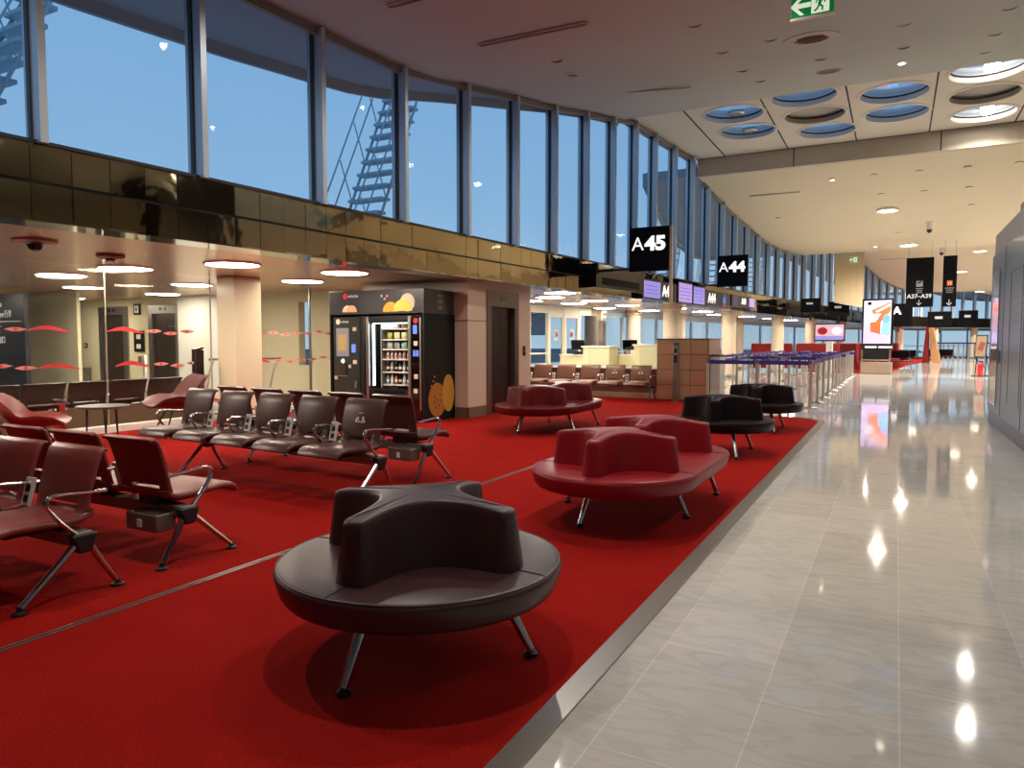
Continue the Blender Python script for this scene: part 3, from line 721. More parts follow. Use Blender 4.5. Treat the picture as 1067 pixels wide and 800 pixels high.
SEATP = [(-.215,.475),(-.20,.445),(-.15,.43),(-.05,.425),(.1,.435),(.2,.44),(.26,.432),(.30,.41),(.315,.385)]
BACKP = [(-.19,.50),(-.202,.55),(-.225,.64),(-.25,.73),(-.272,.79),(-.295,.812),(-.32,.806)]
def bez(pts, n=6):
    P = [Vector(p) for p in pts]; out = []
    for i in range(len(P)-1):
        p0=P[max(i-1,0)];p1=P[i];p2=P[i+1];p3=P[min(i+2,len(P)-1)]
        for k in range(n):
            q=k/n; out.append(.5*((2*p1)+(p2-p0)*q+(2*p0-5*p1+4*p2-p3)*q*q+(-p0+3*p1-3*p2+p3)*q**3))
    return out+[P[-1]]
ARM = bez([(0,0,.33),(0,.10,.43),(0,.175,.53),(0,.185,.565),(0,.165,.592),(0,.11,.60),(0,-.04,.587),(0,-.14,.58)], 4)
def beam_seat(name, label, nseats, loc, rz, side, m, pitch=.62, group=None, legs=(0,4), box=True, arms=None, marks=(), zs=1., sockets=True, hwb=.245):
    """side=+1: seats run along local +x from the origin; -1: along -x.  Local +y is the sitting direction."""
    t = thing(name, label, 'airport seats', loc, rz, group); t.scale = (1,1,zs)
    L = nseats*pitch
    xs = sorted((-.02*side, side*L))
    MB().box(xs[0],xs[1],-.05,.05,.29,.37).build('beam', M_graybox, t, bevel=.008)
    for k in range(nseats):
        x = side*pitch*(k+.5)
        s = soft_slab(SEATP, .265, .255, .045, 'seat', m, t); s.location = (x,.12,0)
        b = soft_slab(BACKP, hwb, hwb+.008, .034, 'backrest', m, t); b.location = (x,.12,0)
        for sx in (-1,1):
            c = soft_slab([(-.10,.428),(-.15,.432),(-.18,.45),(-.19,.48),(-.20,.53),(-.207,.57)], .05, .05, .036, 'back_support', m, b); c.location.x = sx*(hwb-.052)
        MB().box(-.09,.09,-.06,.28,.36,.42).build('seat_bracket', M_bracket, t).location.x = x
        if k in marks:
            mk = MB()
            yq = lambda z: -.2+(z-.56)*-.26+.028
            for (dx, dz, w_, h_) in ((-.035,.66,.02,.03),(-.05,.635,.02,.025),(-.02,.63,.015,.02),(.03,.66,.022,.02),(.045,.64,.02,.03),(.015,.632,.016,.02),(.0,.705,.05,.006)):
                mk.obox((dx,yq(dz),dz),(w_,.004,h_),(R(14),0,0))
            mk.build('priority_mark', M_white, b, smooth=False)
    for k in (arms if arms is not None else range(nseats+1)):
        x = side*pitch*k
        a = MB().tube([(p.x,p.y,p.z) for p in ARM], .0115, 8, flat=1.5).build('armrest', M_chrome, t); a.location.x = x
    if sockets:
        for k in range(1, nseats):
            x = side*pitch*k
            sp = MB().obox((0,-.05,.53),(.075,.02,.17),(R(14),0,0)).build('socket_plate', M_white, t); sp.location.x = x
            MB().obox((0,-.033,.49),(.045,.012,.04),(R(14),0,0)).obox((0,-.047,.55),(.045,.012,.04),(R(14),0,0)).build('socket', M_socket, sp)
    for k in legs:
        x = side*pitch*k
        MB().loft([[(sx,-.035,.25),(sx,.035,.25),(sx,.075,.36),(sx,-.075,.36)] for sx in (-.03,.03)]).build('leg_bracket', M_bracket, t, bevel=.012).location.x = x
        for sy, fy in ((-1,-.19),(1,.33)):
            l = MB().tube([(0,sy*.02,.32),(0,fy*.52,.175),(0,fy-sy*.007,.035)], .020, 8, .015, flat=1.25).build('leg', M_chrome, t); l.location.x = x
            MB().lathe([(.036,0),(.036,.012),(.014,.022),(.014,.045)], 14, (0,fy,.0)).build('foot', M_bracket, l)
    if box:
        bx = MB().box(-.15,.15,-.17,-.03,.215,.33).build('power_box', M_graybox, t, bevel=.01); bx.location.x = side*.22
        MB().box(-.03,.01,-.176,-.17,.24,.29).build('power_socket', M_white, bx)
    return t
G_SEATS = 'airport beam seats on the red carpet'
beam_seat('beam_seat','front oxblood leather seat row at the left edge, facing the viewer',3,(-3.89,2.285,.008),PI,1,M_leatherA,.6,G_SEATS,zs=.96,legs=(0,),box=False,arms=(0,1,2,3))
beam_seat('beam_seat','oxblood leather seat row back to back behind the front one, facing away',4,(-3.91,2.96,.008),0,-1,M_leatherA,.6,G_SEATS,zs=.97,legs=(0,4),arms=(0,1,2,3,4))
beam_seat('beam_seat','row of five brown leather seats facing the viewer in the middle of the carpet',5,(-3.97,4.95,.008),PI-R(5),1,M_leatherB,.63,G_SEATS,zs=1.05,legs=(0,4),box=False,marks=(0,))
beam_seat('beam_seat','brown leather seat row turned to the vending machines, back to back with the five seats',5,(-4.03,5.76,.008),-R(5),-1,M_leatherB,.63,G_SEATS,zs=1.05,legs=(0,4))
beam_seat('beam_seat','far row of tan brown seats before the cream desks, right of the lift wall',6,(-4.95,16.15,.008),PI,1,mat('leather_tan', (.17,.075,.045), .4),.64,G_SEATS,legs=(0,4),box=False,marks=(0,1))
# row behind the glass, facing the lifts
beam_seat('beam_seat','row of dark seats behind the glass wall, seen from the back',6,(-11.15,8.3,0),PI/2,-1,mat('seat_mesh_dark', '#3c2a26', .5, .2),.66,None,legs=(0,3,6),box=False,zs=.95,sockets=False,hwb=.305)

# ------------------------------------------------------------------ round sofas
def offset_poly(poly, d):
    n = len(poly); out = []
    for i in range(n):
        p0 = Vector(poly[i-1]); p1 = Vector(poly[i]); p2 = Vector(poly[(i+1)%n])
        e1 = (p1-p0).normalized(); e2 = (p2-p1).normalized()
        n1 = Vector((e1.y,-e1.x)); n2 = Vector((e2.y,-e2.x)); nn = (n1+n2)
        nn = nn.normalized() if nn.length > 1e-6 else n1
        out.append((p1.x+nn.x*d, p1.y+nn.y*d))
    return out
def star(Rr=.47, hw=.052, ctrl=.015):
    pts = []
    for a in range(4):
        th = a*PI/2; c, s = math.cos(th), math.sin(th)
        loc = []
        for k in range(5):           # rounded tip
            q = -PI/2+PI*k/4; loc.append((Rr-.03+.03*math.cos(q), (hw-.03)*(1 if q > 0 else -1 if q < 0 else 0)+.03*math.sin(q)))
        P0 = Vector((Rr-.03,hw)); P2 = Vector((hw,Rr-.03)); P1 = Vector((ctrl,ctrl)); 
        for k in range(1,14):
            q = k/14; p = (1-q)**2*P0+2*q*(1-q)*P1+q*q*P2; loc.append((p.x,p.y))
        pts += [(x*c-y*s, x*s+y*c) for x, y in loc]
    return pts
def star_back(center, m, parent, rot=0, z0=.425, z1=.725):
    base = star()
    c, s = math.cos(rot), math.sin(rot)
    base = [(x*c-y*s, x*s+y*c) for x, y in base]
    rings = []
    for z, d in ((z0,.034),(z0+.05,.029),(z1-.04,.004),(z1-.014,.0),(z1-.003,-.006),(z1,-.016)):
        rings.append([(center[0]+x, center[1]+y, z-(.04*(math.hypot(x,y)/.47)**2*(z-z0)/(z1-z0))) for x, y in offset_poly(base, d)])
    mb = MB(); n = len(rings[0])
    mb.loft(rings, caps=False)
    # top: fan in from the outline to a shrunken outline then close
    inner = [(center[0]+x*.05, center[1]+y*.05, z1+.002) for x, y in base]
    mid = [(center[0]+x, center[1]+y, z1+.001-.04*(math.hypot(x,y)/.47)**2) for x, y in offset_poly(base, -.03)]
    mb.loft([rings[-1], mid, inner], caps=False)
    mb.add(inner, [tuple(range(n))])
    return mb.build('backrest', m, parent, ang=50)
def sofa(label, loc, m, half=0., rz=0., legs=None, rots=(0,)):
    t = thing('island_sofa', label, 'sofa', loc, rz, 'island sofas along the carpet')
    r = .635; n = 28
    def outline(d):
        pts = []
        for k in range(n+1): a = PI*k/n; pts.append(((r+d)*math.cos(a), half+(r+d)*math.sin(a)))
        for k in range(n+1): a = PI+PI*k/n; pts.append(((r+d)*math.cos(a), -half+(r+d)*math.sin(a)))
        if half == 0: pts = pts[:n]+pts[n+1:-1]
        return pts
    rings = [[(x,y,z) for x,y in outline(d)] for z, d in ((.300,-.09),(.303,-.055),(.311,-.035),(.33,-.022),(.40,-.002),(.418,-.003),(.428,-.012),(.433,-.03),(.438,-.16))]
    mb = MB().loft(rings); seat = mb.build('seat', m, t, ang=60)
    MB().tube([(x,y,.4275) for x,y in outline(-.012)], .004, 6, closed=True).build('piping', m, seat)
    for cy in ((0,) if half == 0 else (-half,half)):
        for a in ((0,PI/2,PI,3*PI/2) if half == 0 else ((0,PI,3*PI/2) if cy < 0 else (0,PI,PI/2))):
            MB().tube([(math.cos(a)*q, cy+math.sin(a)*q, z) for q, z in ((.46,.438),(.53,.4365),(.60,.4335),(.625,.427))], .0035, 6).build('seam', mat(m.name+'_seam', (.01,.005,.005), .6), seat)
    for cy, ro in zip(((0,) if half == 0 else (-half,half)), rots):
        star_back((0,cy), m, t, ro)
    for i, (x, y) in enumerate(legs):
        cy = 0 if half == 0 else (-half if y < 0 else half)
        d = Vector((x, y-cy)).normalized() if half == 0 or abs(x) < .1 else Vector((x,y)).normalized()
        tx, ty = x-d.x*.15, y-d.y*.15
        l = MB().tube([(tx,ty,.315),(x,y,.03)], .026, 12, .019).build('leg', M_chrome, t)
        MB().lathe([(.03,0),(.03,.018),(.016,.03)], 14, (x,y,.0)).build('foot', M_bracket, l)
    return t
def pol(r, degs): return [(r*math.cos(R(d)), r*math.sin(R(d))) for d in degs]
LONG = [(-.18,-.78),(.45,-.12),(-.60,-.06),(.47,.86),(-.4,.78)]
sofa('round brown leather island sofa with a cross-shaped back, nearest to the viewer', (-1.86,2.60,.008), M_sofa_brown, 0, 0, pol(.5,(-92,19,139)))
sofa('oblong bright red leather island sofa behind the round brown one', (-1.87,5.68,.008), M_sofa_red, .53, 0, LONG, (0,0))
sofa('oblong wine red leather island sofa by the lift wall', (-4.82,10.3,.008), M_sofa_wine, .53, 0, LONG, (0,0))
sofa('round dark leather island sofa just behind the bright red one', (-1.9,9.1,.008), M_sofa_dark, 0, 0, pol(.56,(-60,60,180)))
sofa('round dark leather island sofa at the end of the carpet, farthest', (-1.86,11.8,.008), M_sofa_dark, 0, 0, pol(.56,(-60,60,180)))

# ------------------------------------------------------------------ lounge chairs, table, power post
def lounge(label, loc, rz, m):
    """low shell chair; local +y is the sitting direction"""
    t = thing('lounge_chair', label, 'chair', loc, rz, 'low shell chairs by the glass')
    prof = [(-.40,.74,.29),(-.36,.66,.33),(-.29,.52,.37),(-.2,.405,.37),(-.08,.355,.37),(.1,.365,.37),(.26,.385,.35),(.36,.38,.30)]
    rings_o = []; n = 13
    for off in (0, .03):
        rr = []
        for i, (y, z, w) in enumerate(prof):
            a = prof[max(i-1,0)]; b = prof[min(i+1,len(prof)-1)]
            d = Vector((0,b[0]-a[0],b[1]-a[1])).normalized(); nn = Vector((0,-d.z,d.y))
            lift = .14 if i in (2,3,4,5) else .09 if i in (1,6) else .03
            row = []
            for k in range(n):
                q = -1+2*k/(n-1); p = Vector((w*q,y,z))+nn*(lift*abs(q)**3)
                row.append(p-nn*off)
            rr.append(row)
        rings_o.append(rr)
    top, bot = rings_o
    full = [a+b[::-1] for a, b in zip(top, bot)]
    MB().loft(full).build('shell', m, t, ang=70)
    for sx in (-1,1):
        for sy in (-1,1): MB().cyl((sx*.12,sy*.1-.03,.34),(sx*.27,sy*.26-.03,0),.012,.010,8).build('leg', M_bracket, t)
    MB().box(-.14,.14,-.16,.1,.325,.345).build('seat_plate', M_bracket, t)
    return t
lounge('low brown shell chair in front of the glass, right of the round table', (-9.4,6.95,.008), R(160), mat('leather_rust', (.12,.035,.03), .45)).scale = (1.15,1.0,1.2)
lounge('low dark red shell chair left of the red power post', (-9.35,4.95,.008), R(-38), M_leatherA)
lounge('low dark red shell chair cut by the left edge of the view', (-9.75,4.3,.008), R(-50), M_leatherA)
t = thing('side_table', 'small round grey-topped table between the shell chairs', 'table', (-9.6,5.98,.008), 0)
MB().lathe([(.31,.48),(.33,.49),(.33,.505),(.32,.512),(0,.512)], 36).build('table_top', mat('table_grey', '#4a4440', .35), t)
for a in (20,140,260):
    for dd in (-5,5): MB().cyl((.2*math.cos(R(a+dd)),.2*math.sin(R(a+dd)),.485),(.22*math.cos(R(a)),.22*math.sin(R(a)),0),.008,n=8).build('leg', M_bracket, t)
t = thing('power_post', 'short red power post with a black socket panel beside the round table', 'power post', (-10.0,5.62,.008), R(20))
MB().box(-.06,.06,-.05,.05,0,.55).build('post', mat('post_red', '#a5231f', .45), t, bevel=.01)
MB().box(-.045,.045,-.058,-.05,.27,.53).build('socket_panel', M_dark, t)
for z in (.33,.40,.47): MB().box(-.015,.015,-.062,-.058,z-.012,z+.012).build('socket', M_white, t)
MB().obox((0,.05,.57),(.13,.16,.02),(R(-25),0,0)).build('top_shelf', M_graybox, t)

# ------------------------------------------------------------------ slim posts
def info_post(label, loc, h, m, rz=0):
    t = thing('information_post', label, 'post', loc, rz)
    MB().prism(circle(.075,4,(0,0),PI/4)[:2]+[(-.053,-.12),(.053,-.12)], 0, h).build('body', m, t, bevel=.015)
    MB().obox((0,-.035,h+.012),(.10,.17,.03),(R(12),0,0)).build('head', M_dark, t)
    MB().box(-.035,.035,-.126,-.12,h-.42,h-.1).build('panel', M_dark, t)
    MB().box(-.014,.014,-.13,-.126,h-.24,h-.2).build('button', M_white, t)
    MB().box(-.08,.08,-.14,.08,0,.02).build('base', M_steel, t)
info_post('slim dark post with a slanted head standing left of the beige pillar', (-10.42,8.2,.008), 1.25, mat('post_brown', '#3d2c28', .3, .6))
info_post('slim steel post with a black panel in front of the tiled counter block', (-4.45,16.35,.008), 1.32, M_frame)

# ------------------------------------------------------------------ vending machines
VX0, VX1, VY = -9.15, -7.05, 10.0
t = thing('vending_enclosure', 'black vending enclosure with food pictures around the two machines', 'vending housing', (0,0,.008))
M_vblack = mat('vend_black', '#0a0a0b', .5, spec=.25)
MB().box(VX0,VX1,VY,10.93,1.87,2.29).build('header', mat('vend_header', '#2a2b2e', .3), t, bevel=.005)
MB().box(VX1-.04,VX1,VY,10.93,0,1.87).build('side_panel', M_vblack, t); MB().box(VX0,VX0+.04,VY,10.93,0,1.87).build('side_panel', M_vblack, t)
MB().box(VX0,VX1,10.90,10.95,0,1.87).build('back_panel', M_vblack, t)
def disc_xz(cx, cz, r, y, th=.004, n=24, sq=1.): return MB().prism_xz([(cx+r*math.cos(2*PI*k/n), cz+r*sq*math.sin(2*PI*k/n)) for k in range(n)], y-th, y)
M_orange = mat('print_orange', '#d98a1e', .5); M_yellow = mat('print_yellow', '#e6c04a', .5); M_cream = mat('print_cream', '#cfc6a8', .5); M_peach = mat('print_peach', '#d9a27c', .5); M_cookie = mat('print_cookie', '#a86a22', .5)
hx = lambda p: VX0+(p-62)/478*(VX1-VX0)
hz = lambda p: (755-p)/693*2.29
disc_xz(hx(148),hz(90),.055,VY-.001).build('logo_dot', M_red, t)
text('lettering', 'selecta', .085, M_signtxt, t, (hx(188),VY-.004,hz(90)), ext=.001)
def half_disc(cx, cz, r, y): return MB().prism_xz([(cx+r*math.cos(PI*k/16), cz+r*math.sin(PI*k/16)) for k in range(17)], y-.004, y)
half_disc(hx(160),hz(176),.12,VY-.001).build('food_print', M_cream, t); half_disc(hx(182),hz(176),.12,VY-.006).build('food_print', M_peach, t)
half_disc(hx(380),hz(178),.17,VY-.001).build('food_print', M_orange, t); disc_xz(hx(462),hz(132),.155,VY-.001).build('food_print', M_cream, t); half_disc(hx(440),hz(176),.2,VY-.006).build('food_print', M_yellow, t)
for r_ in (.14,.10,.05):
    MB().tube([(hx(380)+r_*math.cos(PI*k/14),VY-.006,hz(178)+r_*math.sin(PI*k/14)) for k in range(15)], .006, 5).build('food_print_ring', M_yellow, t)
for k, (a, b, m_) in enumerate(((335,95,M_cream),(350,110,M_peach),(362,96,M_orange))): MB().obox((hx(a),VY-.002,hz(b)),(.03,.004,.035),(0,.5*k,0)).build('food_print_crumb', m_, t)
# prints on the right-hand side
def disc_yz(cy, cz, r, x, sq=1., n=28):
    pts = [(cy+r*math.cos(2*PI*k/n), cz+r*sq*math.sin(2*PI*k/n)) for k in range(n)]
    return MB().add([(x,a,b) for a,b in pts]+[(x+.004,a,b) for a,b in pts], [tuple(range(n)), tuple(range(2*n-1,n-1,-1))]+[(i,(i+1)%n,n+(i+1)%n,n+i) for i in range(n)])
disc_yz(10.38,.37,.27,VX1,1.1).build('cookie_print', M_cookie, t); disc_yz(10.73,.47,.19,VX1+.002,1.75).build('cookie_print', mat('print_lemon', '#b98a2e', .5), t)
ck = MB()
for a, b in ((-.08,.06),(.05,-.1),(.08,.09),(-.05,-.12),(.0,.0),(.1,-.02),(-.1,-.03)): ck.obox((VX1+.005,10.38+a,.37+b),(.004,.03,.035),(.4,0,0))
ck.build('cookie_print_chip', mat('print_choc', '#38200f', .5), t)
cr = MB()
for a, b in ((10.2,.62),(10.26,.7),(10.34,.66),(10.3,.78)): cr.obox((VX1+.002,a,b),(.004,.025,.03),(.5,0,0))
cr.build('crumb_print', M_peach, t)
qs = MB()
for k in range(3):
    for j in range(3): qs.box(VX1,VX1+.003,10.42+j*.05,10.46+j*.05,1.95+k*.1,1.955+k*.1)
    qs.box(VX1,VX1+.003,10.42,10.56,1.985+k*.1,1.995+k*.1)
qs.build('small_print', M_cream, t)
# coffee machine
t = thing('coffee_machine', 'tall black coffee vending machine left of the lit snack machine', 'coffee machine', (0,0,.008))
cx0, cx1 = hx(72), hx(236)
MB().box(cx0,cx1,VY+.05,10.85,.03,1.84).build('body', mat('coffee_body', '#1b1d1d', .3), t, bevel=.012)
MB().box(hx(74),hx(213),VY+.03,VY+.05,.05,1.82).build('door', mat('coffee_door', '#2b2f2c', .25), t, bevel=.004)
MB().box(hx(92),hx(158),VY+.022,VY+.03,1.12,1.63).build('screen', mat('coffee_screen', '#7d8187', .25, emit=.25), t)
MB().box(hx(104),hx(146),VY+.018,VY+.022,1.22,1.52).build('menu', mat('coffee_menu', '#a58a56', .4, emit=.2), t)
disc_xz(hx(102),hz(227),.05,VY+.029).build('logo', M_white, t); text('lettering', 'selecta', .065, M_signtxt, t, (hx(138),VY+.026,hz(227)), ext=.001)
MB().box(hx(108),hx(150),VY+.026,VY+.03,.77,.99).build('cup_niche', M_black_gloss, t); MB().box(hx(108),hx(150),VY+.0,VY+.03,.755,.77).build('cup_shelf', M_steel, t)
disc_xz(hx(126),hz(442),.04,VY+.026).build('cup_logo', mat('cup_logo_glow', '#f2f2f2', .4, emit=1.), t)  # white cup logo, given emission though it is no lamp
for q_ in ((180,198,278,258),(180,200,458,436),(80,96,545,525),(156,168,480,462)): MB().box(hx(q_[0]),hx(q_[1]),VY+.02,VY+.03,hz(q_[2]),hz(q_[3])).build('button', M_cream, t)
MB().box(hx(174),hx(194),VY+.02,VY+.03,hz(395),hz(350)).build('display', mat('disp_blue', '#5b78d8', .3, emit=.8), t)
MB().obox((hx(195),VY+.02,hz(568)),(.05,.02,.13),(0,.15,0)).build('change_flap', M_steel, t)
MB().box(cx0+.02,cx1-.02,VY+.08,10.8,0,.03).build('plinth', M_dark, t)
# snack machine
t = thing('snack_machine', 'lit black snack and drink machine with a glass front, right of the coffee machine', 'vending machine', (0,0,.008))
sx0, sx1 = hx(246), hx(530)
gx0, gx1 = hx(268), hx(458)
body = MB().box(sx0,sx1,10.80,10.86,.03,1.84).box(sx0,sx0+.04,VY+.06,10.8,.03,1.84).box(gx1+.04,sx1,VY+.06,10.8,.03,1.84).box(sx0+.04,gx1+.04,VY+.06,10.8,1.72,1.84).box(sx0+.04,gx1+.04,VY+.06,10.8,.03,.36)
body.build('body', M_vblack, t)
MB().box(sx0+.04,gx1+.04,10.60,10.62,.36,1.72).build('back_liner', mat('liner_grey', '#4b4f52', .5), t)
fr = MB().box(hx(248),hx(262),VY+.02,VY+.06,.05,1.83).box(gx1,hx(472),VY+.02,VY+.06,.05,1.83)
fr.build('door_frame', M_steel, t, bevel=.004)
MB().box(hx(262),gx1,VY+.025,VY+.06,1.74,1.83).build('door_top', M_dark, t); MB().box(hx(262),gx1,VY+.025,VY+.06,.05,.56).build('door_panel', M_dark, t)
MB().box(hx(262),gx1,VY+.035,VY+.04,.56,1.74).build('glass', M_glassp, t, smooth=False)
MB().box(hx(290),hx(440),VY+.02,VY+.026,.40,.52).build('pickup_flap', M_black_gloss, t)
for p in (302,416): MB().box(hx(p-10),hx(p+10),VY+.02,VY+.027,.40,.46).build('flap_sticker', mat('sticker_blue', '#2f5fae', .4), t)
MB().box(hx(268),hx(274),VY+.10,VY+.14,.6,1.7).build('light_tube', mat('led_white', '#eaf4ff', .4, emit=4.), t)
MB().box(hx(276),gx1,VY+.07,VY+.10,1.70,1.715).build('light_tube', MATS['led_white'], t)
SHZ = [1.62,1.43,1.255,1.08,.855,.63]
for k, z in enumerate(SHZ): MB().box(hx(308),gx1+.02,VY+.16,10.55,z-.022,z).build('tray', M_white, t)
MB().box(hx(302),hx(308),VY+.14,10.58,.56,1.72).build('divider', mat('divider_grey', '#7c8488', .4), t)
MB().box(hx(476),hx(524),VY+.02,VY+.06,.05,1.83).build('control_panel', M_black_gloss, t, bevel=.004)
MB().box(hx(515),hx(523),VY+.012,VY+.02,.2,1.8).build('handle', M_steel, t)
disc_xz(hx(497),hz(228),.05,VY+.019).build('logo', M_red, t)
for a, b, c_, d_ in ((484,503,295,250),(484,494,412,380),(498,510,412,380)): MB().box(hx(a),hx(b),VY+.014,VY+.02,hz(c_),hz(b if 0 else d_)).build('display', MATS['disp_blue'], t)
for a, b in ((497,345),(497,517),(495,592)): MB().box(hx(a-9),hx(a+9),VY+.012,VY+.02,hz(b+12),hz(b-12)).build('button', M_cream, t)
MB().box(sx0+.02,sx1-.02,VY+.1,10.8,0,.03).build('plinth', M_dark, t)
# goods
bagc = ['#b7c0c4','#d8d3c2','#c9a45a','#c4c6c8','#9fb04a','#d6d8b0','#cfd7a6','#c8303a','#c9dcd6','#aab7b8','#8fc2b4','#c7b24c']
names_row = ['top','second','third']
def bag(mb_w, h, d):
    rings = []
    for z, fw, fd in ((0,1,.25),(.02,1,.5),(.3,.98,1),(.7,.98,.95),(.94,1,.4),(1,1,.12)):
        w_ = mb_w/2*fw; e = d/2*fd
        rings.append([(-w_,-e*.4,z*h),(-w_*.5,-e,z*h),(w_*.5,-e,z*h),(w_,-e*.4,z*h),(w_,e*.4,z*h),(w_*.5,e,z*h),(-w_*.5,e,z*h),(-w_,e*.4,z*h)])
    return MB().loft(rings)
x_l, x_r = hx(316), gx1
for r_ in range(3):
    for k in range(4):
        x = x_l+(x_r-x_l)*(k+.5)/4
        c_ = bagc[r_*4+k]
        o = bag(.115, (.15,.125,.12)[r_], .07).build('snack_bag', mat('bag_'+c_[1:], c_, .3), None, ang=60)
        o.location = (x, VY+.24, SHZ[r_]+.008); tag(o, f'snack bag on the {names_row[r_]} lit tray, {ORD[k]} from the left', 'snack bag', 'snack bags in the lit machine')
botc = [('#c9d4d6','#b8342f'),('#cdb7b4','#e6e6e6'),('#bfc7c9','#b8342f'),('#d9c7c2','#7a2022'),('#c9d4d6','#e6e6e6'),('#cab6b4','#b8342f'),('#d6d6d6','#7a2022')]
rown = ['fourth tray, with white cans','fifth tray, with dark bottles','lowest tray, with mixed bottles']
for r_ in range(3):
    for k in range(7):
        x = x_l+(x_r-x_l)*(k+.5)/7
        t2 = thing('drink_bottle', f'{ORD[k]} drink from the left on the {rown[r_]}', 'bottle', (x,VY+.22,SHZ[3+r_]+.008), 0, 'drinks in the lit machine')
        if r_ == 0: h, c1 = .13, botc[k][0]
        elif r_ == 1: h, c1 = .17, ['#2a1c1c','#8fa9b8','#1d1a1e'][k % 3]
        else: h, c1 = .17, ['#6d94a8','#c6d3da','#b76a2c','#1b2a4a','#9fb6bd','#21252e','#c8d2d6'][k]
        MB().lathe([(.026,0),(.028,.01),(.028,h*.62),(.024,h*.72),(.012,h*.88),(.012,h*.93)], 14).build('body', mat('drink_'+c1[1:], c1, .2), t2)
        MB().lathe([(.014,h*.92),(.014,h),(.0,h)], 12).build('cap', mat('cap_'+botc[k][1][1:], botc[k][1], .4), t2)
        MB().lathe([(.0286,h*.25),(.0286,h*.52)], 14).build('wrap', M_white if r_ else mat('wrap_red', '#c0807a', .4), t2)

# ------------------------------------------------------------------ gate zone beyond the lift block
t = thing('low_partition', 'low brown partition with a white top behind the far seat row', 'partition', (0,0,.0))
MB().box(-9.6,-5.05,16.95,17.12,.0,.72).build('panel', mat('partition_brown', '#5a3527', .4), t); MB().box(-9.6,-5.05,16.92,17.15,.72,.76).build('top_rail', M_white, t); MB().box(-9.6,-5.05,16.90,16.95,0,.14).build('base_rail', mat('base_sand', '#a68e70', .4), t)
t = thing('tiled_counter', 'bronze metal tiled counter block beside the far seat row', 'counter', (0,0,0))
bt = MB(); 
for i in range(3):
    for j in range(4):
        bt.box(-5.0+.4*i+.006,-5.0+.4*(i+1)-.006,16.6,16.62,.02+.355*j+.006,.02+.355*(j+1)-.006)
for i in range(3):
    for j in range(4): bt.box(-3.8,-3.78,16.62+.4*i+.006,16.62+.4*(i+1)-.006,.02+.355*j+.006,.02+.355*(j+1)-.006)
bt.build('front_tile', mat('tile_bronze', '#c9a685', .3, .6), t, bevel=.004)
MB().box(-4.99,-3.8,16.62,17.85,.02,1.44).build('core', mat('core_dark', '#4a4039', .6), t); MB().box(-5.02,-3.76,16.58,17.9,1.44,1.465).build('top', M_frame, t)
t = thing('side_cabinet', 'narrow pale cabinet standing at the right side of the tiled counter', 'cabinet', (-3.62,16.9,0))
MB().box(-.13,.09,-.25,.3,.05,1.05).build('body', mat('cab_pale', '#b9b3a8', .4), t, bevel=.008); MB().box(-.14,.1,-.26,.31,1.05,1.08).build('top', M_dark, t); MB().box(-.12,.08,-.24,.29,0,.05).build('plinth', M_dark, t)

M_desk = mat('desk_cream', '#d9d2a4', .45); M_desk2 = mat('desk_front', '#c6c39d', .45)
def desk(label, x, y, w, h, lw, g='gate desks'):
    t = thing('gate_desk', label, 'desk', (x,y,0), R(-5), g)
    MB().box(-w/2,w/2,-.3,.3,.03,h).build('pedestal', M_desk, t, bevel=.008)
    MB().box(-w/2+.18,w/2-.02,-.312,-.3,.1,h-.08).build('front_panel', M_desk2, t)
    MB().box(-w/2-.04,w/2+.04,-.34,.34,h,h+.04).build('top', M_white, t, bevel=.006)
    MB().box(-w/2-lw,-w/2,-.25,.3,.03,.98).build('side_counter', M_desk, t); MB().box(-w/2-lw-.02,-w/2,-.28,.33,.98,1.01).build('counter_top', M_white, t)
    MB().box(-w/2-lw+.02,w/2-.02,-.25,.28,0,.03).build('plinth', M_dark, t)
    return t
desk('left cream gate desk behind the far seats, next to the glass doors', -7.7, 19.9, .85, 1.22, .8)
desk('right cream gate desk behind the tiled counter', -6.3, 20.4, .85, 1.27, .6)
def monitor(label, x, y, z, rz):
    t = thing('monitor', label, 'monitor', (x,y,z), rz, 'monitors on the gate desks')
    MB().box(-.12,.12,-.09,.09,0,.012).build('base', M_dark, t); MB().cyl((0,0,.01),(0,.02,.18),.018,n=8).build('stand', M_dark, t); MB().obox((0,-.01,.28),(.46,.03,.3),(R(-10),0,0)).build('screen_housing', M_black_gloss, t, bevel=.004)
monitor('black monitor tilted on the counter of the left cream desk', -8.45, 19.95, 1.01, R(55))
monitor('black monitor on the counter of the right cream desk', -7.0, 20.5, 1.01, R(40))
t = thing('keyboard', 'dark keyboard stand on the left desk counter below the monitor', 'keyboard', (-8.3,19.78,1.01), R(30)); MB().obox((0,0,.05),(.4,.16,.03),(R(20),0,0)).build('keys', M_dark, t); MB().box(-.12,.12,-.03,.05,0,.05).build('stand', M_bracket, t)

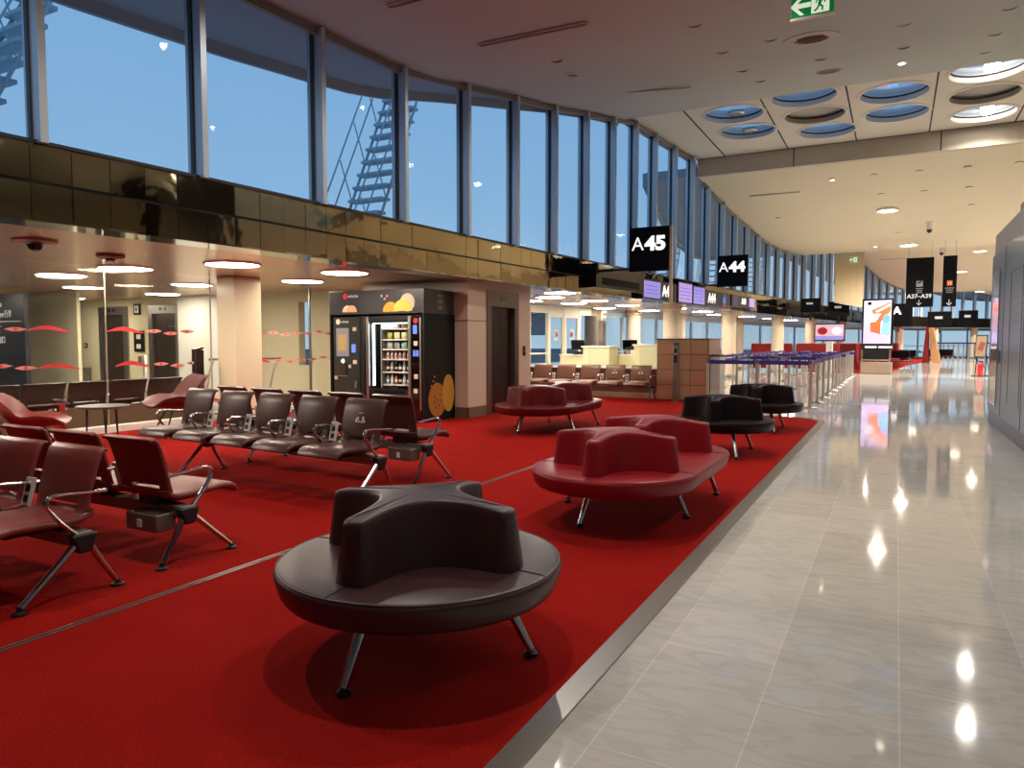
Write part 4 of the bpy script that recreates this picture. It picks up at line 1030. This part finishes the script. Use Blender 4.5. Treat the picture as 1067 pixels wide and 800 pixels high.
# back windows and doors of the gate zone
def bx_(y): return wx(y)-3.9
bst = [13.5,15.4,17.3,19.2,20.3,21.3,22.3,24.0,25.6,27.2,28.8,30.6,32.6,34.6,37,39.6,42.5,45.5,49,52,55,58,61,63.5,66,68,70,72,74]
for i in range(len(bst)-1):
    ya, yb = bst[i], bst[i+1]; xa, xb = bx_(ya), bx_(yb)
    isdoor = ya in (20.3,21.3)
    nm = f'door_{4+(0 if ya == 20.3 else 1)}' if isdoor else f'window_{100+i}'
    w_ = struct(bpy.data.objects.new(nm, None)); COL.objects.link(w_)
    fmat = mat('frame_cream', '#d8d2bb', .45) if 19 < ya < 23 else M_aludark if ya < 19 else M_alu
    a = math.atan2(xb-xa, yb-ya); Lw = math.hypot(xb-xa, yb-ya); w_.location = (xa,ya,0); w_.rotation_euler = (0,0,-a)
    m = MB().box(-.05,.05,-.05,.05,0,2.5).box(-.04,.04,.05,Lw-.05,2.28,2.5).box(-.04,.04,.05,Lw-.05,0,.12)
    if not isdoor: m.box(-.03,.03,.05,Lw-.05,1.0,1.05)
    m.build('frame', fmat, w_, smooth=False)
    MB().box(-.005,.005,.05,Lw-.05,.12,2.28).build('pane', M_glassp, w_, smooth=False)
    if isdoor:
        MB().box(-.03,.03,.05,.14,.12,2.28).box(-.03,.03,Lw-.14,Lw-.05,.12,2.28).box(-.03,.03,.14,Lw-.14,.12,.3).box(-.03,.03,.14,Lw-.14,2.16,2.28).build('door_leaf', fmat, w_, smooth=False)
        o = disc_yz(Lw/2,1.62,.10,.006); o.build('red_sticker', M_red, w_); MB().box(.006,.01,Lw/2-.13,Lw/2+.13,1.42,1.8).build('sticker_sheet', mat('sheet_grey', '#aeb9bf', .5), w_)
        MB().cyl((.05,Lw-.2,.9),(.05,Lw-.2,1.3),.014,n=8).build('handle', M_steel, w_)
struct(MB().box(bx_(23)-.2,bx_(23)+.45,23.1,23.5,0,2.52).build('wall_mirror_pillar', mat('pillar_mirror', '#b5aaa2', .12, .9), bevel=.01))
struct(MB().box(bx_(13.6)-.1,-9.2,13.4,13.55,0,2.52).build('wall_gate_end', M_wallyel))

# round columns under the soffit
G_COL = 'round columns under the soffit'
colpos = [(-6.33,22.6,.27),(-5.69,28.3,.27),(-4.83,35.0,.27),(-4.0,40.9,.27),(-2.95,47.5,.27),(-1.75,53.5,.27),(.2,59.6,.27),(2.6,64.6,.27),(5.6,69.4,.27)]
clab = ['round beige column right behind the tiled counter, nearest','round beige column behind the first stanchions, second','round beige column behind the stanchion queue, third','round beige column left of the small screen, fourth','round beige column behind the tall display','round beige column right of the tall display','round beige column behind the hanging signs','far round beige column left of the far barrier','farthest round beige column above the far barrier']
pc = None
for (x, y, r), l in zip(colpos, clab):
    if pc is None:
        pc = thing('round_column', l, 'column', (x,y,0), 0, G_COL)
        MB().lathe([(r,.0),(r,2.40)], 32).build('shaft', M_colpl, pc); MB().lathe([(r,2.38),(r+.06,2.40),(r+.06,2.52)], 32).build('capital', M_wallwarm, pc); MB().lathe([(r+.02,0),(r+.02,.1),(r,.105)], 32).build('base_ring', M_steel, pc)
    else: dup(pc, (x,y,0), label=l)
for k, (x, y) in enumerate(((-8.1,30.0),(-7.2,38.0),(-8.75,26.0))):
    dup(pc, (x,y,0), label=['inner round column before the back windows, behind the second column','inner round column before the back windows, behind the fourth column','inner round column before the back windows, left of the first column'][k])

# ------------------------------------------------------------------ gate signs and screens
def gate_sign(label, x, y, z, w, h, num, rz=0, post=False):
    t = thing('gate_sign', label, 'sign', (x,y,z), rz, 'square gate number signs')
    MB().box(-w/2,w/2,-.06,.06,-h/2,h/2).build('box', M_navy, t, bevel=.004)
    text('letter', 'A', w*.46, M_textw, t, (-w*.29,-.064,h*.11), ext=.002, sx=1.0)
    text('number', num, w*.46, M_textw, t, (w*.155,-.064,h*.11), bold=.02, ext=.002, sx=1.12)
    if post: MB().box(w/2,w/2+.06,-.04,.04,-h/2-.75,h/2).build('post', M_wallwarm, t)
    for zz in (-h*.43,): MB().box(-w/2-(x-w/2-wx(y))+.02,-w/2,.0,.05,zz-.03,zz+.03).build('bracket_arm', M_aludark, t)
    return t
gate_sign('square dark blue gate sign reading A45 above the bronze fascia', -5.02, 16.04, 3.50, .93, 1.0, '45', post=True)
gate_sign('square dark blue gate sign reading A44, farther along the windows', -4.62, 23.4, 3.62, .93, .98, '44')
def on_fascia(y0, y1, off):
    ym = (y0+y1)/2; return (wx(ym)+off, ym, -wang(ym))
def fascia_box(name, label, cat, y0, y1, z0, z1, d, m, group=None):
    x, ym, a = on_fascia(y0,y1,0)
    t = thing(name, label, cat, (x,ym,0), a, group)
    L = (y1-y0)/math.cos(a)
    MB().box(.003,d,-L/2,L/2,z0,z1).build('housing', m, t, bevel=.006)
    return t, L
t, L = fascia_box('display_cabinet','black glossy cabinet on the fascia left of the gate screens','cabinet',15.2,17.9,2.62,3.16,.22,M_black_gloss)
MB().box(.22,.225,-L/2+.3,L/2-.3,2.70,2.86).build('smoked_window', mat('smoked', '#0d0a0a', .6, spec=.1), t)
t, L = fascia_box('gate_screen','small purple gate screen with a painted A45 sign reflection on the fascia, left one','screen',17.95,20.35,2.5,3.02,.16,M_dark,'screens on the fascia')
MB().box(.16,.165,-L/2+.08,-.02,2.55,2.98).build('screen', M_purple, t)
text('number', 'A45', .42, M_textw, t, (.168,L/4-.14,2.76), (PI/2,0,PI/2), bold=.012, ext=.002)  # lettering stands in for the gate sign's reflection in the mirror fascia
for z in (2.66,2.76,2.86): MB().box(.165,.168,-L/2+.2,-.2,z-.008,z+.008).build('text_line', mat('line_violet', '#5a4fb0', .5, emit=.3), t)
t, L = fascia_box('gate_screen','tall purple gate screen beside the painted A45 reflection on the fascia','screen',20.4,21.55,2.5,3.12,.18,M_dark,'screens on the fascia')
MB().box(.18,.185,-L/2+.05,L/2-.05,2.54,3.08).build('screen', mat('screen_lilac', '#a892d8', .3, emit=.75), t)
for z in (2.64,2.74,2.84,2.94): MB().box(.185,.188,-L/2+.15,L/2-.2,z-.008,z+.008).build('text_line', MATS['line_violet'], t)
t, L = fascia_box('gate_screen','tall purple gate screen left of the painted A44 reflection on the fascia','screen',21.6,22.65,2.5,3.08,.18,M_dark,'screens on the fascia')
MB().box(.18,.185,-L/2+.05,L/2-.05,2.54,3.04).build('screen', M_purple, t)
for z in (2.64,2.74,2.84,2.94): MB().box(.185,.188,-L/2+.15,L/2-.2,z-.008,z+.008).build('text_line', MATS['line_violet'], t)
t, L = fascia_box('gate_screen','dark panel with a painted A44 reflection and a blue flame shape on the fascia','screen',22.7,25.2,2.5,3.02,.16,M_dark,'screens on the fascia')
text('number', 'A44', .42, M_textw, t, (.168,-L/4,2.76), (PI/2,0,PI/2), bold=.012, ext=.002)  # letters drawn in place of the farther gate sign's mirror image
MB().add([(.166,L/4-.12,2.66),(.166,L/4+.12,2.66),(.166,L/4+.16,2.76),(.166,L/4+.02,2.98),(.166,L/4-.14,2.78)], [(0,1,2,3,4)]).build('blue_shape', mat('flame_blue', '#2f66c8', .4, emit=.6), t)
MB().box(.162,.166,L/4-.13,L/4+.13,2.54,2.65).build('red_shape', mat('shape_clay', '#8a4a3c', .4, emit=.15), t)
t, L = fascia_box('gate_screen','small dark screen with purple window under the A44 sign','screen',25.4,28.2,2.62,3.02,.16,M_dark,'screens on the fascia')
MB().box(.16,.165,L/2-.75,L/2-.1,2.66,2.98).build('screen', M_purple, t); MB().box(.16,.165,-L/2+.1,-L/2+.7,2.66,2.98).build('side_screen', mat('screen_dim', '#2b2d55', .3, emit=.3), t)
text('number', 'A44', .30, M_textw, t, (.168,-.05,2.82), (PI/2,0,PI/2), bold=.01, ext=.002)
# far sign boxes
for k, (x, y, w, h, z, tx) in enumerate(((-2.4,36.8,.9,.7,2.9,''),(-3.3,33.5,.8,.6,2.95,''),(.1,50,1.5,1.4,3.0,'A'),(2.35,52,1.3,1.0,2.75,''),(4.6,62,1.2,1.1,3.1,''))):
    t = thing('far_sign_box', ['small dark sign box over the far fascia, left of the tall display','small dark sign box over the fascia beyond the A44 sign','dark far gate sign with a white A, left of the hanging signs','dark far sign box below the hanging A37-A39 sign','dark far sign box at the corner of the blue booth'][k], 'sign', (x,y,z), 0, 'far dark sign boxes')
    MB().box(-w/2,w/2,-.06,.06,-h/2,h/2).build('box', M_navy, t)
    if tx: text('letter', tx, .6, M_textw, t, (-.1,-.07,.25), bold=.03, ext=.002)
    else: MB().box(-w*.2,w*.12,-.066,-.06,.04,h*.2).build('lit_strip', mat('strip_grey', '#b9bcc4', .5, emit=.35), t)
    MB().box(-.04,.04,-.04,.04,-h/2-.35,-h/2).build('post', M_dark, t)
# hanging signs
def arrow_down(cx, cz, s, y):
    return MB().box(cx-.05*s,cx+.05*s,y-.004,y,cz-.3*s,cz+.5*s).prism_xz([(cx-.4*s,cz),(cx-.4*s,cz-.15*s),(cx,cz-.55*s),(cx+.4*s,cz-.15*s),(cx+.4*s,cz),(cx,cz-.4*s)], y-.004, y)
t = thing('hanging_sign', 'wide dark blue hanging sign with A37-A39 and a down arrow', 'sign', (.75,32.5,2.74), 0, 'hanging direction signs')
MB().box(-.47,.47,-.06,.06,0,1.93).build('panel', M_navy, t, bevel=.005)
text('lettering', 'A37–A39', .22, mat('sign_grey', '#c9ccd2', .5, emit=.45), t, (0,-.064,.42), bold=.006, ext=.002)
arrow_down(0,.18,.2,-.062).build('arrow', MATS['sign_grey'], t, smooth=False)
MB().box(-.11,.11,-.066,-.06,.80,1.02).build('pictogram', mat('pict_grey', '#8d9096', .5, emit=.25), t); MB().obox((0,-.068,.96),(.15,.004,.05),(0,-.5,0)).build('plane_symbol', M_navy, t)
for z, w_ in ((.72,.24),(.64,.2),(.57,.2)): MB().box(-w_/2,w_/2,-.065,-.06,z-.014,z+.014).build('text_line', MATS['pict_grey'], t)
for s in (-.4,.4): MB().cyl((s,0,1.92),(s,0,2.64),.008,n=6).build('hanger', M_steel, t)
t = thing('hanging_sign', 'narrow dark blue hanging sign with an orange square and a down arrow', 'sign', (1.76,32.5,2.74), 0, 'hanging direction signs')
MB().box(-.23,.23,-.06,.06,0,1.95).build('panel', M_navy, t, bevel=.005)
arrow_down(0,.16,.22,-.062).build('arrow', MATS['sign_grey'], t, smooth=False)
MB().box(-.09,.09,-.066,-.06,.8,1.0).build('pictogram', mat('pict_orange', '#c8502e', .5, emit=.4), t)
MB().box(-.05,-.02,-.069,-.066,.84,.96).box(.02,.05,-.069,-.066,.84,.96).build('pictogram_figure', M_white, t)
for z, w_ in ((.71,.3),(.63,.24),(.55,.22)): MB().box(-w_/2,w_/2,-.065,-.06,z-.014,z+.014).build('text_line', MATS['pict_grey'], t)
for s in (-.18,.18): MB().cyl((s,0,1.94),(s,0,2.64),.008,n=6).build('hanger', M_steel, t)
# tan hanging panel
t = thing('ceiling_banner', 'large tan panelled board hanging below the far edge of the vault', 'panel', (-1.97,36.5,0))
MB().prism_xz([(-.6,3.28),(.6,2.98),(.6,6.3),(-.6,6.3)], -.15, .15).build('board', M_tan, t, smooth=False)
MB().prism_xz([(-.62,3.2),(.62,2.9),(.62,2.99),(-.62,3.29)], -.16, .16).build('edge', M_beam, t, smooth=False)

# ------------------------------------------------------------------ stanchions
G_ST = 'belt stanchions of the boarding queue'
rows = [('corridor-side',-1.55),('second',-2.63),('third',-3.68),('fourth',-4.75)]
ps = None
for rn, x in rows:
    for k in range(12):
        y = 16.1+1.5*k; xx = x+(wx(y)-wx(16.1))*.35*(0 if x > -2 else .6)
        if x < -4 and k < 2: continue
        l = f'satin steel belt post with purple belt, {rn} row of the queue, {ORD[k]} from the front'
        if ps is None:
            ps = thing('stanchion', l, 'stanchion', (xx,y,0), 0, G_ST)
            MB().lathe([(.165,0),(.165,.012),(.06,.03),(.034,.04)], 24).build('base', M_steel, ps)
            MB().lathe([(.034,.03),(.034,.93)], 16).build('post', M_post, ps)
            MB().lathe([(.042,.92),(.042,1.0),(.03,1.01),(0,1.01)], 16).build('head', M_graybox, ps)
            MB().box(-.004,.004,.04,1.46,.90,.985).build('belt', M_belt, ps, smooth=False)
            cur = ps
        else: cur = dup(ps, (xx,y,0), label=l)
        if x > -4 and rn != 'corridor-side' and k % 3 == 0 or (rn == 'second' and k == 0) or (rn == 'third' and k == 0):
            MB().box(.04,1.04,-.004,.004,.90,.985).build('cross_belt', M_belt, cur, smooth=False)

# red high-backed benches behind the queue
pb = None
for k in range(6):
    y = 37.2+k*2.1; x = wx(y)+1.4
    l = f'red high-backed bench behind the stanchion queue, {ORD[k]} from the left'
    if pb is None:
        pb = thing('red_bench', l, 'bench', (x,y,0), R(-60), 'red benches behind the queue')
        MB().box(-.95,.95,-.3,.35,.12,.46).build('seat', M_redfab, pb, bevel=.05); MB().box(-.95,.95,.25,.42,.12,1.30).build('backrest', M_redfab, pb, bevel=.05)
        for sx in (-.85,.85):
            for sy in (-.22,.3): MB().cyl((sx,sy,0),(sx,sy,.13),.025,n=8).build('leg', M_chrome, pb)
    else: dup(pb, (x,y,0), label=l)
for k in range(2):
    dup(pb, (-5.3+2.05*k,36.2,0), 0, label=f'red high-backed bench closing the far end of the queue, {["left","right"][k]} one')

# small screen on a post, tall display
t = thing('screen_stand', 'small landscape screen on a pale post behind the stanchions', 'screen', (-2.5,33.4,0), R(-10))
MB().box(-.12,.12,-.08,.08,0,1.42).build('post', M_white, t, bevel=.01); MB().box(-.3,.3,-.25,.25,0,.03).build('base', M_steel, t)
MB().box(-.62,.62,-.09,-.02,1.40,2.16).build('housing', M_dark, t, bevel=.01)
MB().box(-.57,.57,-.095,-.09,1.46,2.11).build('screen', mat('screen_pink', '#c9a6b8', .3, emit=.7), t)
MB().box(-.57,.57,-.097,-.095,1.46,1.62).build('caption_band', mat('scr_violet', '#8a84c8', .3, emit=.7), t)
for cx_, m_ in ((-.28,M_red),(.3,mat('scr_white', '#e9dfe6', .3, emit=.8))):
    MB().prism_xz([(cx_+.2*math.cos(2*PI*k/20), 1.84+.16*math.sin(2*PI*k/20)) for k in range(20)], -.099, -.095).build('picture_shape', m_, t)
t = thing('display_totem', 'tall black portrait advertising display standing on the marble', 'display', (-.72,34.6,0), R(-8))
W = .60
MB().box(-W,W,-.1,.12,1.02,3.22).build('housing', M_black_gloss, t, bevel=.02)
sy = -.106
MB().box(-W+.07,W-.07,sy,-.1,1.3,3.14).build('screen', mat('ad_lilac', '#b5a3d0', .3, emit=.85), t)
def adpoly(pts, name, m_, dy): MB().prism_xz([((a-.5)*2*(W-.07), 1.3+b*1.84) for a, b in pts], sy-dy, sy-dy+.002).build(name, m_, t, smooth=False)
adpoly([(.25,.28),(.62,.22),(.62,.5),(.98,.75),(.98,.97),(.3,.78),(.4,.5),(.25,.5)], 'picture_rust', mat('ad_rust', '#c9572f', .4, emit=.75), .003)
adpoly([(.42,.75),(.98,.93),(.98,.88),(.5,.72)], 'picture_pink', mat('ad_peach', '#f0c6b4', .4, emit=.85), .006)
adpoly([(.62,.24),(.98,.2),(.98,.55),(.85,.62),(.7,.5)], 'picture_figure', mat('ad_blue', '#6fa6d8', .4, emit=.8), .006)
adpoly([(.7,.52),(.8,.47),(.95,.52),(.95,.64),(.82,.68),(.72,.62)], 'picture_head', mat('ad_blue2', '#4f8ac2', .4, emit=.8), .009)
adpoly([(.0,.0),(1,.0),(1,.17),(.6,.22),(.0,.26)], 'picture_ground', mat('ad_violet', '#b79fd6', .4, emit=.85), .003)
adpoly([(.14,.9),(.28,.9),(.28,.97),(.14,.97)], 'logo', M_navy, .003)
for k in range(4): adpoly([(.15,.66-.05*k),(.62-.05*k,.66-.05*k),(.62-.05*k,.69-.05*k),(.15,.69-.05*k)], 'text_line', mat('ad_white', '#efe9f4', .4, emit=.9), .012)
MB().box(-W+.02,W-.02,-.12,-.1,1.03,1.26).build('lower_band', M_dark, t); MB().box(-.45,.0,-.125,-.12,1.12,1.18).box(.08,.6,-.125,-.12,1.12,1.18).build('lower_label', M_textw, t)
MB().box(-W+.1,W-.1,-.06,.1,.55,1.02).build('dark_box', M_dark, t); MB().box(-W+.02,W-.02,-.3,.3,.02,.5).build('pedestal', mat('ped_sand', '#8c7a68', .4), t, bevel=.01)  # plain black box between housing and pedestal
MB().tube([(-W+.06,-.25,.5),(-W+.06,-.25,1.05)], .025, 8).tube([(W-.06,-.25,.5),(W-.06,-.25,1.05)], .025, 8).tube([(-W+.06,-.25,.6),(W-.06,-.25,.6)], .025, 8).build('guard_rail', M_steel, t)

# ------------------------------------------------------------------ right-hand booth
t = thing('glass_booth', 'grey-blue glass clad booth along the right side of the corridor', 'booth', (0,0,0))
BXL, BYE = 1.45, 15.55
cor = [(BXL,-8.8),(BXL,BYE-.5)]+[(BXL+.5-.5*math.cos(a), BYE-.5+.5*math.sin(a)) for a in [PI/2*k/8 for k in range(1,9)]]+[(5.5,BYE),(5.5,-8.8)]
MB().prism(cor, .22, 2.86).build('glass_cladding', M_booth, t, ang=50)
MB().prism(offset_poly(cor, .02 if 1 else 0), 0, .24).build('plinth', mat('plinth_grey', '#4d545c', .35), t, ang=50)
MB().prism([(x+(.03 if x < 5 else 0), y) for x, y in cor], 2.86, 3.22).build('cap', mat('cap_grey', '#a9a3a2', .5), t, ang=50)
for yj in (13.35,11.3,8.6): MB().box(BXL-.004,BXL+.01,yj-.004,yj+.004,.24,2.86).build('panel_joint', mat('joint_booth', '#58646b', .5), t)
MB().box(BXL-.012,BXL+.002,13.9,14.7,.35,2.55).build('poster_panel', mat('booth_panel', '#8d8c8c', .12, .3, coat=.5), t)
MB().box(BXL-.004,BXL+.004,11.5,11.51,.5,2.4).box(BXL-.004,BXL+.004,12.61,12.62,.5,2.4).box(BXL-.004,BXL+.004,11.5,12.62,2.395,2.405).build('door_outline', MATS['joint_booth'], t)
MB().box(BXL-.03,BXL,13.55,13.6,1.05,1.25).build('door_handle', M_steel, t)
struct(MB().box(5.2,7.2,11.9,14.4,3.5,6.0).build('unseen_reflection_block', mat('block_umber', '#2a211b', .6)))  # unseen dark block, added so the fascia panels mirror it
struct(MB().box(2.1,5.4,16.2,17.4,0,4.1).build('wall_bulkhead', mat('bulkhead_olive', '#8a7a62', .6)))
# stand with fire extinguisher
t = thing('notice_stand', 'leaning black framed notice stand at the end of the booth', 'stand', (3.02,34.2,0), R(-28))
MB().obox((0,0,1.2),(.42,.03,.9),(R(-8),0,0)).build('frame', M_dark, t); MB().obox((0,-.02,1.2),(.36,.01,.82),(R(-8),0,0)).build('notice', mat('notice_cream', '#7f6c56', .6), t)
MB().obox((.02,-.03,1.2),(.2,.008,.35),(R(-8),.3,0)).build('notice_picture', mat('notice_rust', '#7a3320', .6), t)
for s in (-.18,.18): MB().cyl((s,.08,.8),(s,-.05,0),.02,n=8).cyl((s,.02,.9),(s,.4,0),.015,n=8).build('leg', M_dark, t)
MB().box(-.22,.22,-.25,.4,.0,.04).build('base', M_dark, t)
t = thing('fire_extinguisher', 'red fire extinguisher at the foot of the notice stand', 'extinguisher', (2.95,33.5,0))
MB().lathe([(.09,.02),(.10,.05),(.10,.45),(.07,.53),(.03,.56)], 20).build('cylinder', M_red, t); MB().lathe([(.03,.55),(.03,.61),(0,.62)], 12).build('valve', M_dark, t); MB().tube([(.02,-.03,.6),(.1,-.06,.55),(.12,-.04,.35)], .014, 6).build('hose', M_dark, t); MB().box(-.03,.08,-.02,.02,.6,.63).build('lever', M_dark, t); MB().lathe([(.11,0),(.11,.03)], 20).build('base', M_dark, t)

# far furniture
t = thing('pillar_totem', 'red slim totem leaning beside a pale wooden board on the far carpet', 'totem', (1.85,53.5,0), R(-20))
MB().loft([[(-.30,-.2,0),(.02,-.2,0),(.02,.2,0),(-.30,.2,0)],[(-.16,-.12,1.9),(-.02,-.12,1.9),(-.02,.12,1.9),(-.16,.12,1.9)],[(-.14,-.08,2.3),(-.04,-.08,2.3),(-.04,.08,2.3),(-.14,.08,2.3)]]).build('red_blade', M_redfab, t)
MB().loft([[(.25,-.15,0),(.75,-.15,0),(.75,.15,0),(.25,.15,0)],[(-.02,-.08,2.5),(.22,-.08,2.5),(.22,.08,2.5),(-.02,.08,2.5)]]).build('wooden_board', M_wood, t)
def far_bench(label, x, y, rz):
    t = thing('lounge_bench', label, 'seat', (x,y,.008), rz, 'dark lounge seats on the far carpet')
    MB().box(-.85,.85,-.35,.3,.36,.46).build('seat', M_sofa_dark, t, bevel=.03); MB().box(-.75,.75,.2,.34,.46,.86).build('backrest', M_sofa_dark, t, bevel=.03)
    for sx in (-.7,.7):
        for sy in (-.28,.25): MB().cyl((sx*.95,sy,.37),(sx*1.05,sy*1.15,0),.02,n=8).build('leg', M_chrome, t)
far_bench('dark lounge seat on the far carpet, left of the red totem', .3, 50.5, R(-20))
far_bench('dark lounge seat on the far carpet, right of the red totem', 2.55, 55.5, R(-20))
far_bench('dark lounge seat on the far carpet, just right of the tall display', -.1, 46.0, R(-20))
t = thing('red_pouf', 'red cushioned seat on the far carpet just right of the tall display', 'pouf', (-.25,42,.008)); MB().lathe([(.40,.05),(.46,.1),(.46,.42),(.42,.5),(0,.52)], 28).build('cushion', M_redfab, t, ang=60); MB().lathe([(.3,0),(.3,.05)], 24).build('base', M_dark, t)
t = thing('far_lounge_table', 'thin-legged dark low table before the red pouf', 'table', (.15,40,.008)); MB().box(-.6,.6,-.35,.35,.4,.44).build('top', M_dark, t)
for sx in (-.5,.5):
    for sy in (-.28,.28): MB().cyl((sx,sy,.4),(sx*1.1,sy*1.1,0),.018,n=8).build('leg', M_chrome, t)
# far barrier posts
pf = None
for k in range(13):
    q = k/12; x = 3.1+q*3.3; y = 61.5-q*6.0
    l = f'far glass barrier post at the end of the corridor, {ORD[k]} from the left'
    if pf is None:
        pf = thing('barrier_post', l, 'post', (x,y,0), R(-61), 'far barrier posts')
        MB().lathe([(.05,0),(.05,1.3),(.0,1.31)], 12).build('post', M_post, pf); MB().lathe([(.15,0),(.15,.015),(.05,.03)], 16).build('base', M_steel, pf); MB().box(-.02,.02,-.55,.0,1.22,1.32).build('belt', M_belt, pf, smooth=False)
    else: dup(pf, (x,y,0), label=l)

# ------------------------------------------------------------------ outside: stairs and railing on the roof
def roof_stairs(label, x, y, rz=0, n=14):
    t = thing('roof_stairs', label, 'stairs', (x,y,3.12), rz, 'steel stairs on the roof outside')
    rise, run = .30, .145; w = .45
    H = n*rise; Lr = n*run
    for s in (-w,w):
        MB().obox((s,Lr/2,H/2),(.03,.05,math.hypot(H,Lr)),(math.atan2(-Lr,H),0,0)).build('stringer', M_stair, t)
        hr = MB()
        for h in (.55,1.0): hr.tube([(s,-.05-h*.35,h*.8),(s,Lr-h*.35,H+h*.8)], .017, 6)
        for k in range(1,n,3): hr.tube([(s,k*run,k*rise),(s,k*run-.35,k*rise+.8)], .013, 6)
        hr.build('handrail', M_stair, t)
    for k in range(1,n): MB().box(-w,w,k*run-.13,k*run+.13,k*rise-.028,k*rise+.028).build('tread', M_stair, t)
roof_stairs('open steel roof stairs seen through the fifth tall window', -9.75, 11.3)
roof_stairs('open steel roof stairs in the leftmost window, cut by the view edge', -11.1, 4.6)
roof_stairs('open steel roof stairs beside the A45 sign', -8.9, 30.2)
roof_stairs('open steel roof stairs just left of the A44 sign', -8.3, 35.6)
roof_stairs('open steel roof stairs right of the A44 sign', -7.5, 43.5)
t = thing('roof_railing', 'thin blue-grey roof railing low in the first wide window', 'railing', (-11.2,6.3,3.12))
for k in range(4): MB().cyl((0,k*.9,0),(0,k*.9,1.15),.02,n=6).build('post', M_stair, t)
MB().tube([(0,-.1,1.15),(0,2.8,1.15)], .02, 6).tube([(0,-.1,.65),(0,2.8,.65)], .015, 6).build('rail', M_stair, t)
struct(MB().add([(-120,-60,-.4),(wx(13)-4.2,-60,-.4),(wx(13)-4.2,13,-.4),(4,100,-.4),(4,160,-.4),(-120,160,-.4)], [(0,1,2,3,4,5)]).build('ground_outside', mat('apron', '#5d646b', .8)))
t = thing('jet_bridge', 'grey boarding bridge seen through the back windows of the gate zone', 'boarding bridge', (-22,34,-.4))
MB().box(-1.5,1.5,-9,9,2.2,4.4).build('tunnel', mat('bridge_grey', '#7b8790', .6), t, bevel=.05); MB().box(1.5,1.52,-8.8,8.8,3.0,3.9).build('window_band', mat('bridge_glass', '#25303a', .1), t)
for q in (-6,5): MB().cyl((0,q,0),(0,q,2.3),.25,n=16).build('support', M_graybox, t)

# ------------------------------------------------------------------ light
def spot(x, y, z, e, size=165, blend=1., r=.04, col=(1,.90,.78)):
    l = bpy.data.lights.new('ceiling_spot', 'SPOT'); l.energy = e; l.spot_size = R(size); l.spot_blend = blend; l.shadow_soft_size = r; l.color = col
    o = bpy.data.objects.new('ceiling_spot', l); COL.objects.link(o); o.location = (x,y,z); return o
E1 = 250
for x, y in ((-1.86,2.52),(-1.8,5.6),(-1.8,9.05),(-1.8,11.6),(-4.7,10.2),(-4.8,6.3),(-4.8,2.4)):
    spot(x, y, smooth_interp(S1, y)-.05, E1)
for x, y, k in SKY:
    if k == 'lit': spot(x+.1, y+.2, ZS-.03, 620, 150, .7, .05)
for x, y, r, T, l in VL: spot(x, y, smooth_interp(T, y)-.08, 60 if y < 9 else 450 if y < 20 else 1250 if y < 30 else 2300, 165, .6, .07)  # also feeds the added, unseen vault lamps
def area(x, y, z, sx, sy, e, col=(1,.88,.72)):
    l = bpy.data.lights.new('snack_fill_light', 'AREA'); l.shape = 'RECTANGLE'; l.size = sx; l.size_y = sy; l.energy = e; l.color = col
    o = bpy.data.objects.new('snack_fill_light', l); COL.objects.link(o); o.location = (x,y,z); return o
area(-8.2, 10.22, 1.70, .8, .08, 14, (.9,.95,1.))  # added fill light inside the snack machine, brightens the goods
w = bpy.data.worlds.new('dusk'); SC.world = w; w.use_nodes = True
nt = w.node_tree; bg = nt.nodes['Background']
tc = nt.nodes.new('ShaderNodeTexCoord'); sp = nt.nodes.new('ShaderNodeSeparateXYZ'); nt.links.new(tc.outputs['Generated'], sp.inputs[0])
rp = nt.nodes.new('ShaderNodeValToRGB'); e = rp.color_ramp.elements
e[0].position = 0.; e[0].color = lin('#b8d8f0'); e[1].position = .6; e[1].color = lin('#68a2dc')
x = e.new(.18); x.color = lin('#8fbfea')
ns = nt.nodes.new('ShaderNodeTexNoise'); ns.inputs['Scale'].default_value = 2.5; ns.inputs['Detail'].default_value = 3; nt.links.new(tc.outputs['Generated'], ns.inputs['Vector'])
ma = nt.nodes.new('ShaderNodeMath'); ma.operation = 'MULTIPLY_ADD'; ma.inputs[1].default_value = .25; ma.inputs[2].default_value = -.12
nt.links.new(ns.outputs['Fac'], ma.inputs[0])
mb2 = nt.nodes.new('ShaderNodeMath'); mb2.operation = 'ADD'; nt.links.new(sp.outputs[2], mb2.inputs[0]); nt.links.new(ma.outputs[0], mb2.inputs[1])
nt.links.new(mb2.outputs[0], rp.inputs[0]); nt.links.new(rp.outputs[0], bg.inputs['Color']); bg.inputs['Strength'].default_value = .88

# ------------------------------------------------------------------ camera and view
cam = bpy.data.cameras.new('camera'); co = bpy.data.objects.new('camera', cam); COL.objects.link(co)
co.location = (0,0,1.40); co.rotation_euler = (R(90-3.42),0,R(28.2)); cam.sensor_width = 36; cam.lens = 745/1067*36; cam.clip_end = 500
SC.camera = co
SC.view_settings.view_transform = 'Standard'; SC.view_settings.look = 'None'; SC.view_settings.gamma = 1; SC.view_settings.use_curve_mapping = False
SC.view_settings.exposure = 0.0
SC.cycles.max_bounces = 8; SC.cycles.diffuse_bounces = 4; SC.cycles.glossy_bounces = 5; SC.cycles.transparent_max_bounces = 24
SC.cycles.sample_clamp_indirect = 6; SC.cycles.use_denoising = True
SC.cycles.caustics_reflective = False; SC.cycles.caustics_refractive = False
